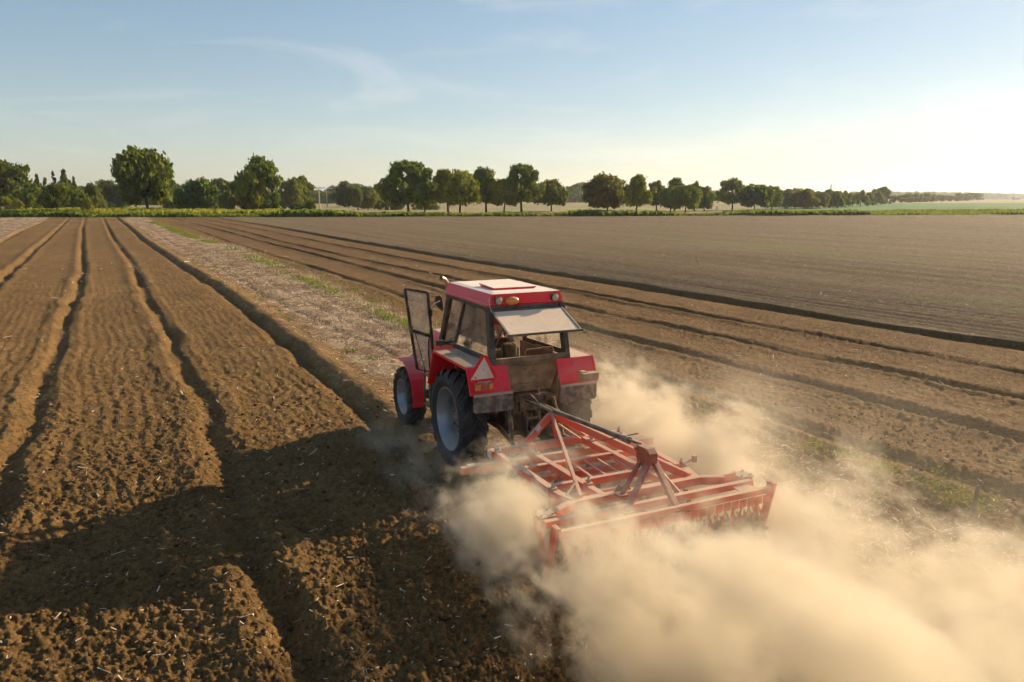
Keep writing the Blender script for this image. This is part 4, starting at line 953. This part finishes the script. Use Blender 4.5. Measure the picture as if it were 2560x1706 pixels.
mb.lathe([(0, .05), (-.12, .05), (-.12, 0)], (.17, -.66, 1.2), 'y', 12); mb.lathe([(0, .04), (-.14, .04), (-.14, 0)], (-.24, -.64, 1.2), 'y', 12)
mb.build('hitch', M['dark_metal'], TR, bevel=.008)
mb = MB().tube([(.14, -.72, 1.45), (.15, -.73, 1.30), (.17, -.74, 1.27), (.27, -.76, 1.27), (.28, -.77, 1.12), (.30, -.78, .95)], .009, 6).tube([(-.2, -.70, 1.22), (-.05, -.80, 1.30), (.06, -.82, 1.18), (.12, -.8, 1.05)], .013, 6).tube([(-.1, -.70, 1.2), (.02, -.85, 1.22), (.12, -.82, 1.1)], .013, 6)
mb.build('hydraulic_hose', M['tube_metal'], TR, smooth=True)
# number of small rivets on the fender is left to the paint

# ------------------------------------------------------------------ bags behind the seat
def bag(name, loc, sz, label, loop, seed):
    r = random.Random(seed); o = MB()
    n1, n2 = 14, 22; vs = []; fs = []
    for i in range(n1 + 1):
        ph = math.pi * i / n1
        for j in range(n2):
            a = 2 * math.pi * j / n2; e = .45
            cx, sx = math.cos(a), math.sin(a); sp, cp = math.sin(ph), math.cos(ph)
            f = lambda t, e: math.copysign(abs(t) ** e, t)
            v = Vector((sz[0] * f(cx, .6) * f(sp, e), sz[1] * f(sx, .6) * f(sp, e), sz[2] * f(cp, .55)))
            v *= 1 + .05 * math.sin(7 * a + 3 * v.z * 9 + seed) ; vs.append(v)
    for i in range(n1):
        for j in range(n2): fs.append((i * n2 + j, i * n2 + (j + 1) % n2, (i + 1) * n2 + (j + 1) % n2, (i + 1) * n2 + j))
    o.add(vs, fs); b = o.build(name, M['olive'], None, smooth=True, auto=80)
    root = TR.matrix_basis @ Matrix.Translation(Vector(loc)); b.matrix_world = root
    tag(b, label, 'bag')
    l = MB().tube([Vector(p) for p in loop], .008, 6).build('strap', M['brown_cloth'], b, smooth=True)
    return b
bpy.context.view_layer.update()
bag('canvas_bag', (-.33, -.12, 1.75), (.13, .10, .155), 'slumped olive bag in the cab corner, left of the upright bag', [(.05, 0, .13), (.07, 0, .21), (.13, 0, .25), (.16, 0, .2), (.13, 0, .12)], 3)
bag('canvas_bag', (-.065, -.10, 1.79), (.12, .10, .19), 'upright olive bag with buckled flap behind the driver seat', [(-.05, .02, .18), (-.03, .02, .23), (.05, .02, .23), (.07, .02, .18)], 9)

# ------------------------------------------------------------------ driver
def skin_body(name, joints, edges, root, mat, parent=None, sub=2):
    me = bpy.data.meshes.new(name); me.from_pydata([j[0] for j in joints], edges, []); o = bpy.data.objects.new(name, me); COL.objects.link(o)
    o.modifiers.new('s', 'SKIN'); 
    bm = bmesh.new(); bm.from_mesh(me); L = bm.verts.layers.skin.verify(); bm.verts.ensure_lookup_table()
    for i, j in enumerate(joints):
        rr = j[1]; bm.verts[i][L].radius = rr if isinstance(rr, tuple) else (rr, rr); bm.verts[i][L].use_root = (i == root)
    bm.to_mesh(me); bm.free()
    md = o.modifiers.new('d', 'SUBSURF'); md.levels = sub; md.render_levels = sub
    dg = bpy.context.evaluated_depsgraph_get(); ev = o.evaluated_get(dg); m2 = bpy.data.meshes.new_from_object(ev)
    o.modifiers.clear(); o.data = m2; m2.materials.clear(); m2.materials.append(mat)
    for p in m2.polygons: p.use_smooth = True
    if parent: o.parent = parent
    return o
J = [((0, .34, 1.46), .15), ((0, .33, 1.66), .145), ((0, .36, 1.86), (.17, .12)), ((0, .39, 1.98), .065), ((0, .41, 2.06), .055), ((0, .43, 2.15), (.080, .095)), ((0, .44, 2.23), (.072, .088)),
     ((-.19, .37, 1.93), .062), ((-.26, .52, 1.72), .048), ((-.19, .86, 1.84), .036), ((-.17, .96, 1.88), .030), ((-.16, 1.02, 1.90), .034),
     ((.19, .37, 1.93), .062), ((.26, .52, 1.72), .048), ((.19, .86, 1.84), .036), ((.17, .96, 1.88), .030), ((.16, 1.02, 1.90), .034),
     ((-.12, .45, 1.46), .095), ((-.15, .85, 1.48), .07), ((-.15, .98, 1.22), .05), ((-.15, 1.12, 1.17), .042),
     ((.12, .45, 1.46), .095), ((.15, .85, 1.48), .07), ((.15, .98, 1.22), .05), ((.15, 1.12, 1.17), .042)]
Ed = [(0, 1), (1, 2), (2, 3), (3, 4), (4, 5), (5, 6), (2, 7), (7, 8), (8, 9), (9, 10), (10, 11), (2, 12), (12, 13), (13, 14), (14, 15), (15, 16), (0, 17), (17, 18), (18, 19), (19, 20), (0, 21), (21, 22), (22, 23), (23, 24)]
for s_, w_ in ((-1, 11), (1, 16)):
    for k in range(5):
        f = (k - 1.5) * .019 if k else 0; b0 = len(J)
        if k == 0: pts = [((s_ * .135, 1.03, 1.905), .009), ((s_ * .12, 1.07, 1.925), .008)]
        else: pts = [((s_ * .165 + f * .6, 1.07, 1.915 - f), .0085), ((s_ * .168 + f * .6, 1.11, 1.90 - f), .008), ((s_ * .165 + f * .6, 1.10, 1.875 - f), .007)]
        J += pts; Ed.append((w_, b0)); Ed += [(b0 + i, b0 + i + 1) for i in range(len(pts) - 1)]
dr = skin_body('person', J, Ed, 0, M['skin'])
dr.matrix_world = TR.matrix_basis.copy(); tag(dr, 'driver in a red cap and dark brown jacket, back to us behind the cab pillar', 'person')
JJ = [(J[i][0], tuple(x + .012 for x in (J[i][1] if isinstance(J[i][1], tuple) else (J[i][1],) * 2))) for i in (0, 1, 2, 3, 7, 8, 9, 12, 13, 14)]
jk = skin_body('jacket', JJ, [(0, 1), (1, 2), (2, 3), (2, 4), (4, 5), (5, 6), (2, 7), (7, 8), (8, 9)], 0, M['brown_cloth'], dr)
JT = [(J[i][0], tuple(x + .010 for x in (J[i][1],) * 2)) for i in (0, 17, 18, 19, 21, 22, 23)]
skin_body('trousers', JT, [(0, 1), (1, 2), (2, 3), (0, 4), (4, 5), (5, 6)], 0, M['seat'], dr)
mb = MB().lathe([(0, .098), (.03, .103), (.075, .092), (.11, .055), (.12, 0)], (0, .435, 2.205), 'z', 24); mb.prism([(-.07, .51, 2.21), (-.06, .60, 2.20), (.06, .60, 2.20), (.07, .51, 2.21)], (0, 0, .012))
mb.build('cap', M['red_cloth'], dr, smooth=True)
mb = MB()
for s_ in (-1, 1): mb.lathe([(0, .0), (0, .022), (s_ * .012, .026), (s_ * .016, 0)], (s_ * .088, .43, 2.15), 'x', 10)
mb.prism([(-.012, .525, 2.12), (.012, .525, 2.12), (0, .535, 2.165)], (0, .022, -.004)); mb.build('face', M['skin'], dr, smooth=True)

# ------------------------------------------------------------------ cultivator
CU_ = empty('cultivator', (TO[0], TO[1], 0), -TH)
CU_.location = Matrix.Rotation(-TH, 4, 'Z') @ Vector((-.09, 0, 0)) + Vector((TO[0], TO[1], 0))
tag(CU_, 'red steel field cultivator with a toothed roller, raising dust behind the tractor', 'cultivator')
def cb(name, parts, mat='red_beam', bevel=.006, parent=None):
    mb = MB()
    for a, b, w_, h_ in parts: mb.beam(a, b, w_, h_)
    return mb.build(name, M[mat], parent or CU_, bevel=bevel)
zt = .80
cb('front_beam', [((-1.0, -1.80, zt), (1.0, -1.80, zt), .10, .10)])
for s_ in (-1, 1):
    sb = cb('side_beam', [((s_ * 1.045, -1.75, zt), (s_ * 1.0, -2.0, zt), .10, .10), ((s_ * 1.0, -1.98, zt), (s_ * .945, -3.60, zt), .098, .098), ((s_ * .945, -3.58, zt), (s_ * .86, -3.86, zt), .096, .096)])
    if s_ < 0:
        MB().box((-1.095, -1.85, .80), (.008, .13, .09)).build('reflector', M['white'], sb)
        MB().box((-1.014, -3.20, .80), (.006, .42, .075)).build('nameplate', M['white'], sb)
        MB().box((-1.0185, -3.20, .80), (.004, .395, .055)).build('nameplate_print', M['red_lens'], sb)
        mb = MB()
        for k in range(6): mb.box((-1.05 + .0, -2.35 - k * .055, .80), (.006, .022, .06))
        mb.build('lettering', M['white'], sb)
cb('inner_beam', [((-.57, -1.85, zt), (-.49, -3.84, zt), .085, .094)]); cb('inner_beam', [((.42, -1.85, zt), (.47, -3.84, zt), .085, .094)])
cb('cross_beam', [((-.96, -2.60, zt - .002), (.94, -2.60, zt - .002), .075, .088)]); cb('cross_beam', [((-.94, -3.30, zt - .002), (.92, -3.30, zt - .002), .075, .088)])
cb('rear_beam', [((-.93, -3.85, zt), (.93, -3.85, zt), .10, .102)])
cb('tine_bar', [((-1.56, -1.95, .665), (1.56, -1.95, .665), .09, .10)])
cb('tine_bar', [((-1.0, -2.68, .665), (1.0, -2.68, .665), .08, .09)])
cb('tine_bar', [((-.98, -3.40, .665), (.98, -3.40, .665), .08, .09)])
for x in (-.44, -.24, -.04, .16, .36): MB().beam((x, -2.64, .80), (x + .005, -3.26, .78), .032, .018).build('spring_bar', M['red_beam'], CU_)
for x, y in ((-.56, -2.22), (-.49, -3.49), (.42, -2.06), (.45, -3.35), (-1.0, -1.93), (.97, -1.93), (-.96, -3.45), (.94, -3.45)):
    MB().box((x, y, .862), (.09, .09, .018)).lathe([(.0, .028), (.045, .028), (.05, .015), (.085, .015), (.085, 0)], (x, y, .87), 'z', 6).build('bolt', M['steel'], CU_, bevel=.003)
MB().tube([(-1.03, -1.90, .70), (-1.03, -1.90, .905), (-.83, -1.95, .905), (-.83, -1.95, .72)], .014, 8).build('clamp_pin', M['steel'], CU_, smooth=True)
MB().tube([(.93, -3.48, .89), (1.16, -3.44, .90)], .014, 8).box((1.16, -3.44, .905), (.05, .05, .09)).build('clamp_pin', M['steel'], CU_, smooth=True)
MB().tube([(-.93, -3.72, .87), (-.74, -3.60, .96)], .013, 8).build('clamp_pin', M['steel'], CU_, smooth=True)
for s_ in (-1, 1):
    MB().box((s_ * 1.36, -1.95, .722), (.20, .12, .014)).box((s_ * 1.28, -1.95, .66), (.014, .125, .13)).box((s_ * 1.44, -1.95, .66), (.014, .125, .13)).build('clamp', M['steel'], CU_, bevel=.003)
# tines
def tine(x, y, mat='dark_metal'):
    pts = []
    for k in range(11):
        a = math.radians(100 - k * 24); pts.append((x, y - .12 - .17 * math.cos(a), .42 + .20 * math.sin(a)))
    pts = [(x, y + .10, .625), (x, y - .05, .625)] + pts[1:9]
    m_ = MB()
    for a, b in zip(pts, pts[1:]): m_.beam(a, b, .055, .014)
    a = Vector(pts[-1]); m_.prism([a + Vector((-.09, -.10, -.08)), a + Vector((0, .12, -.10)), a + Vector((.09, -.10, -.08)), a + Vector((0, -.02, .0))], (0, 0, -.012))
    return m_.build('tine', M[mat], CU_)
for y, xs in ((-1.95, (-1.36, -.85, -.28, .28, .85, 1.36)), (-2.68, (-.9, -.5, 0, .5, .9)), (-3.40, (-.9, -.6, -.2, .2, .6, .9))):
    for x in xs: tine(x, y)
# mast
z8 = .85
mb = MB(); mb.beam((-.50, -1.78, z8), (-.04, -1.64, 1.17), .10, .05, (0, 1, 0)); mb.box((-.50, -1.80, .858), (.20, .16, .015)); mast = mb.build('mast', M['red_beam'], CU_, bevel=.006)
MB().beam((-.33, -1.765, 1.015), (-.25, -1.74, 1.07), .075, .008, (0, 1, 0)).build('label_plate', M['white'], mast)
cb('mast', [((.46, -1.80, z8), (.03, -1.64, 1.16), .07, .04)]); cb('mast', [((-.0, -1.78, z8), (-.0, -1.64, 1.12), .045, .06)])
cb('strut', [((-.03, -1.70, 1.17), (-.80, -3.83, .86), .045, .045)]); cb('strut', [((.05, -1.70, 1.16), (.80, -3.80, .84), .05, .10)])
MB().beam((.05, -1.72, 1.06), (.30, -1.95, .86), .03, .02).build('brace', M['red_beam'], CU_)
MB().box((0, -1.62, 1.14), (.09, .14, .10)).build('hitch_plate', M['red_beam'], CU_, bevel=.01)
# top link
tlk = MB().tube([(.03, -.62, 1.15), (.02, -1.25, 1.20)], .022, 10).build('top_link', M['tube_metal'], CU_, smooth=True)
MB().beam((-.0, -1.25, 1.215), (-.0, -1.80, 1.225), .012, .05).beam((.05, -1.15, 1.215), (.05, -1.70, 1.24), .012, .05).tube([(-.03, -1.45, 1.22), (.09, -1.45, 1.22)], .016, 8).build('fork', M['steel'], tlk)
MB().tube([(.02, -1.66, 1.235), (.0, -3.55, 1.375)], .033, 14).tube([(.0, -3.50, 1.372), (0, -3.62, 1.38)], .042, 14).tube([(0, -3.6, 1.38), (0, -3.86, 1.40)], .018, 8).build('tube', M['tube_metal'], tlk, smooth=True)
MB().tube([(-.19, -3.28, 1.30), (.20, -3.52, 1.41)], .008, 6).build('turning_bar', M['dark_metal'], tlk)
# rear A frame
ap = Vector((0, -3.98, 1.34))
mb = MB(); mb.prism([(-.06, -3.84, 1.40), (-.06, -4.06, 1.41), (-.06, -4.12, 1.36), (-.06, -4.12, 1.24), (-.06, -4.02, 1.17), (-.06, -3.92, 1.17), (-.06, -3.86, 1.24)], (.12, 0, 0)); mb.tube([(-.10, -3.88, 1.37), (.09, -3.88, 1.37)], .022, 10)
hd = mb.build('tower_head', M['dark_red'], CU_, bevel=.01)
for a, b, w_ in (((-.05, -3.93, 1.22), (-.31, -3.95, .85), .045), ((-.04, -4.06, 1.22), (-.47, -4.30, .80), .065), ((.05, -4.08, 1.24), (.09, -4.49, .80), .07), ((.05, -3.95, 1.25), (.37, -4.15, .82), .065)):
    MB().beam(a, b, w_, w_ * .8).box(b, (.13, .10, .02)).build('tower_leg', M['dark_red'], CU_, bevel=.005)
MB().box((.20, -4.02, 1.05), (.05, .05, .07)).build('tower_bolt', M['dark_metal'], CU_, bevel=.006)
# roller section
cb('roller_beam', [((-1.49, -4.22, .81), (1.42, -4.22, .81), .075, .08)])
cb('scraper_beam', [((-1.46, -4.50, .815), (1.47, -4.50, .815), .06, .07)])
for s_ in (-1, 1):
    mb = MB(); mb.beam((s_ * .93, -3.86, .80), (s_ * 1.38, -4.05, .80), .10, .10); mb.box((s_ * 1.41, -4.07, .80), (.17, .19, .11)); ea = mb.build('roller_arm', M['red_beam'], CU_, bevel=.006)
    mb = MB(); mb.box((s_ * 1.41, -4.07, .862), (.20, .21, .014))
    for dx in (-.07, .07):
        for dy in (-.07, .07): mb.lathe([(0, .016), (.025, .016), (.025, 0)], (s_ * 1.41 + dx, -4.07 + dy, .869), 'z', 6)
    mb.build('cover_plate', M['steel'], ea)
    x = s_ * 1.50; mb = MB()
    mb.prism([(x, -4.02, .80), (x, -4.16, .80), (x, -4.36, .24), (x, -4.28, .22)], (s_ * .014, 0, 0)); mb.prism([(x, -4.44, .90), (x, -4.56, .90), (x, -4.40, .22), (x, -4.32, .24)], (s_ * .018, 0, 0)); mb.box((x - s_ * .02, -4.50, .86), (.03, .13, .08))
    mb.beam((x, -4.10, .76), (x, -4.40, .36), .03, .012)
    mb.build('end_plate', M['red_beam'], CU_, bevel=.003)
MB().box((1.17, -4.12, .88), (.16, .02, .11)).prism([(1.10, -4.14, .83), (1.26, -4.14, .83), (1.40, -4.40, .80), (1.10, -4.40, .80)], (0, 0, -.012)).build('deflector', M['red_beam'], CU_)
MB().prism([(-.37, -3.86, .86), (-.30, -3.86, .95), (-.26, -3.86, .90), (-.20, -3.86, .94), (-.12, -3.86, .86)], (0, -.012, 0)).build('bracket', M['dark_metal'], CU_)
mb = MB(); mb.tube([(-1.48, -4.34, .27), (1.48, -4.34, .27)], .10, 18)
rl = mb.build('roller', M['dark_metal'], CU_, smooth=True)
mb = MB()
for i in range(22):
    x = -1.42 + i * 2.84 / 21
    mb.lathe([(-.006, .10), (-.006, .17), (.006, .17), (.006, .10)], (x, -4.34, .27), 'x', 20)
    for k in range(10):
        a = 2 * math.pi * (k + .5 * (i % 2)) / 10; d = Vector((0, math.cos(a), math.sin(a))); q = Vector((0, -d.z, d.y)); c = Vector((x, -4.34, .27))
        mb.prism([c + d * .16 - q * .025, c + d * .25, c + d * .16 + q * .035], (.012, 0, 0))
mb.build('teeth', M['dark_metal'], rl)
for i in range(24):
    x = -1.38 + i * 2.76 / 23
    m_ = MB().prism([(x - .053, -4.538, .778), (x + .053, -4.538, .778), (x + .050, -4.520, .668), (x - .050, -4.520, .668)], (0, -.008, 0)); m_.prism([(x - .014, -4.515, .69), (x + .014, -4.515, .69), (x + .012, -4.44, .42), (x - .012, -4.44, .42)], (0, -.010, 0))
    m_.build('scraper', M['red_beam'], CU_)

# ------------------------------------------------------------------ dust raised by the cultivator
def dust_mat(name, kind):
    m, nt, o = new_mat(name); v = N(nt, "ShaderNodeVolumePrincipled")
    tcn = N(nt, "ShaderNodeTexCoord"); sp = N(nt, "ShaderNodeSeparateXYZ"); nt.links.new(tcn.outputs['Object'], sp.inputs[0])
    u, w, z = sp.outputs[0], sp.outputs[1], sp.outputs[2]
    A = lambda op, a, b=None, c=None, cl=False: math_(nt, op, a, b, c, cl)
    if True:
        mpn = N(nt, "ShaderNodeMapping"); nt.links.new(tcn.outputs['Object'], mpn.inputs[0])
        mpn.inputs['Scale'].default_value = (.95, .62, 1.0); mpn.inputs['Rotation'].default_value = (.25, 0, .35); mpn.inputs['Location'].default_value = (3.1, 1.7, .4)
        n1 = noise(nt, 1.25, 5, rough=.60, dist=.45, vec=mpn.outputs[0]); n2 = noise(nt, 4.6, 3, rough=.65, vec=mpn.outputs[0])
        h = A('ADD', A('ADD', .44, ramp01(nt, w, -2.6, -4.4, 0, .60)), ramp01(nt, w, -4.6, -9, 0, .62))
        h = A('ADD', h, A('MULTIPLY', ramp01(nt, u, -1.15, -1.7, 0, .62), ramp01(nt, w, -2.0, -2.8, 0, 1)))      # curl thrown up at the left end
        h = A('ADD', h, A('MULTIPLY', ramp01(nt, u, .9, 2.0, 0, .80), ramp01(nt, w, -4.2, -2.6, 0, 1)))         # dust behind the right wheel
        eL = A('DIVIDE', A('ADD', u, 2.15), .40)
        uR = A('ADD', 2.65, ramp01(nt, w, -3.8, -8., 0, .35)); h = A('SUBTRACT', h, A('MULTIPLY', ramp01(nt, u, 1.2, 2.8, 0, .62), ramp01(nt, w, -4.4, -6.0, 0, 1))); eR = A('DIVIDE', A('SUBTRACT', uR, u), .8)
        vF = A('ADD', -1.95, ramp01(nt, u, .1, 1.5, 0, 2.7)); eF = A('DIVIDE', A('SUBTRACT', vF, w), .5)
        eZ = A('DIVIDE', A('SUBTRACT', h, z), .55)
        q = A('MINIMUM', A('MINIMUM', eL, eR), A('MINIMUM', eF, eZ))
        q = A('MINIMUM', q, .9)
        nn = A('ADD', A('MULTIPLY', A('SUBTRACT', n1, .525), 6.2), A('MULTIPLY', A('SUBTRACT', n2, .5), 3.0))
        bR = A('MULTIPLY', A('MULTIPLY', ramp01(nt, u, .9, 1.6, 0, .55), ramp01(nt, u, 3.4, 2.3, 0, 1)), A('MULTIPLY', ramp01(nt, w, -5.2, -3.8, 0, 1), ramp01(nt, z, 1.2, .6, 0, 1)))
        nn = A('ADD', nn, bR)
        d = A('ADD', A('MULTIPLY', q, A('ADD', .58, ramp01(nt, w, -4.6, -6.5, 0, .30))), nn)
        dens = A('MULTIPLY', ramp01(nt, d, -.1, 1.3, 0, 1), A('ADD', A('ADD', A('ADD', 1.25, ramp01(nt, u, -1., -1.6, 0, 1.3)), ramp01(nt, w, -2.8, -5.0, 0, .7)), A('MULTIPLY', ramp01(nt, u, .9, 1.8, 0, 1.3), ramp01(nt, w, -3.8, -2.2, 0, 1))))
        ins = ramp01(nt, q, -.78, .05, 0, 1); plume = A('MULTIPLY', dens, ins)
        mpn = N(nt, "ShaderNodeMapping"); nt.links.new(tcn.outputs['Object'], mpn.inputs[0])
        mpn.inputs['Scale'].default_value = (.42, .26, .6); mpn.inputs['Rotation'].default_value = (0, .1, .5)
        n1 = noise(nt, 1.1, 4, rough=.6, vec=mpn.outputs[0])
        eZ = A('MULTIPLY', ramp01(nt, z, .2, 2.2, 1, 0), A('MULTIPLY', ramp01(nt, u, -1.6, 1.2, 0, 1), ramp01(nt, u, 3.5, 9.5, 1, 0)))
        eV = A('MULTIPLY', ramp01(nt, w, 6, 1.0, 0, 1), ramp01(nt, w, -11, -6, 0, 1))
        dens = A('MULTIPLY', A('MULTIPLY', ramp01(nt, n1, .44, .72, .04, 1), A('ADD', .13, A('MULTIPLY', A('MULTIPLY', ramp01(nt, w, 3.5, -.2, 0, 1), ramp01(nt, w, -4., -2., 0, 1)), A('MULTIPLY', ramp01(nt, u, 4.5, 1.6, 0, .75), ramp01(nt, u, -.4, .8, 0, 1))))), A('MULTIPLY', eZ, eV))
        eW = A('MULTIPLY', A('MULTIPLY', ramp01(nt, u, -2.5, -1.7, 0, 1), ramp01(nt, u, -.6, -.9, 0, 1)), A('MULTIPLY', ramp01(nt, w, 2.6, 1.6, 0, 1), ramp01(nt, w, -2.4, -1.2, 0, 1)))
        dens = A('ADD', dens, A('MULTIPLY', A('MULTIPLY', eW, ramp01(nt, z, .0, .7, .75, 0)), ramp01(nt, noise(nt, 2.2, 2, vec=tcn.outputs['Object']), .42, .7, 0, 1)))
    dens = A('ADD', dens, plume)
    v.inputs['Color'].default_value = (.958, .85, .675, 1); v.inputs['Anisotropy'].default_value = .25
    nt.links.new(dens, v.inputs['Density']); nt.links.new(v.outputs[0], o.inputs['Volume'])
    return m
def dust_obj(name, plan, z0, z1, mat, label, rate):
    n = len(plan); top = [(x, y, zz) for (x, y), zz in zip(plan, z1)]; bot = [(x, y, z0) for x, y in plan]
    mb = MB(); mb.add(bot + top, [tuple(range(n))[::-1]] + [(i, (i + 1) % n, n + (i + 1) % n, n + i) for i in range(n)])
    c = (sum(p[0] for p in plan) / n, sum(p[1] for p in plan) / n, max(z1)); k = len(mb.v); mb.add([c], []); mb.f += [(n + i, n + (i + 1) % n, k) for i in range(n)]
    o = mb.build(name, mat); o.location = (TO[0], TO[1], 0); o.rotation_euler = (0, 0, -TH); tag(o, label, 'dust', kind='stuff')
    mat.cycles.volume_step_rate = rate; return o
dust_obj('dust_cloud', [(-2.6, 6), (-3.4, -1.2), (-3.4, -5), (-2.4, -11.4), (4.8, -11.4), (9.7, -9), (9.7, 1), (6, 6)], -.35, [1.6, 2.0, 2.2, 2.3, 2.3, 2.2, 2.2, 2.2], dust_mat('dust', 'plume'), 'billowing tan dust cloud thrown up behind the cultivator and thinning over the soil', .135)
# ------------------------------------------------------------------ haze
def haze(dens):
    m, nt, o = new_mat('haze'); v = N(nt, "ShaderNodeVolumePrincipled")
    v.inputs['Color'].default_value = (.86, .88, .92, 1); v.inputs['Density'].default_value = dens; v.inputs['Anisotropy'].default_value = .5
    nt.links.new(v.outputs[0], o.inputs['Volume'])
    ob = MB().box((0, 4000, 74), (10500, 10500, 152)).build('haze', m); tag(ob, 'thin warm haze over the whole plain', 'haze', kind='stuff')
haze(.00014)
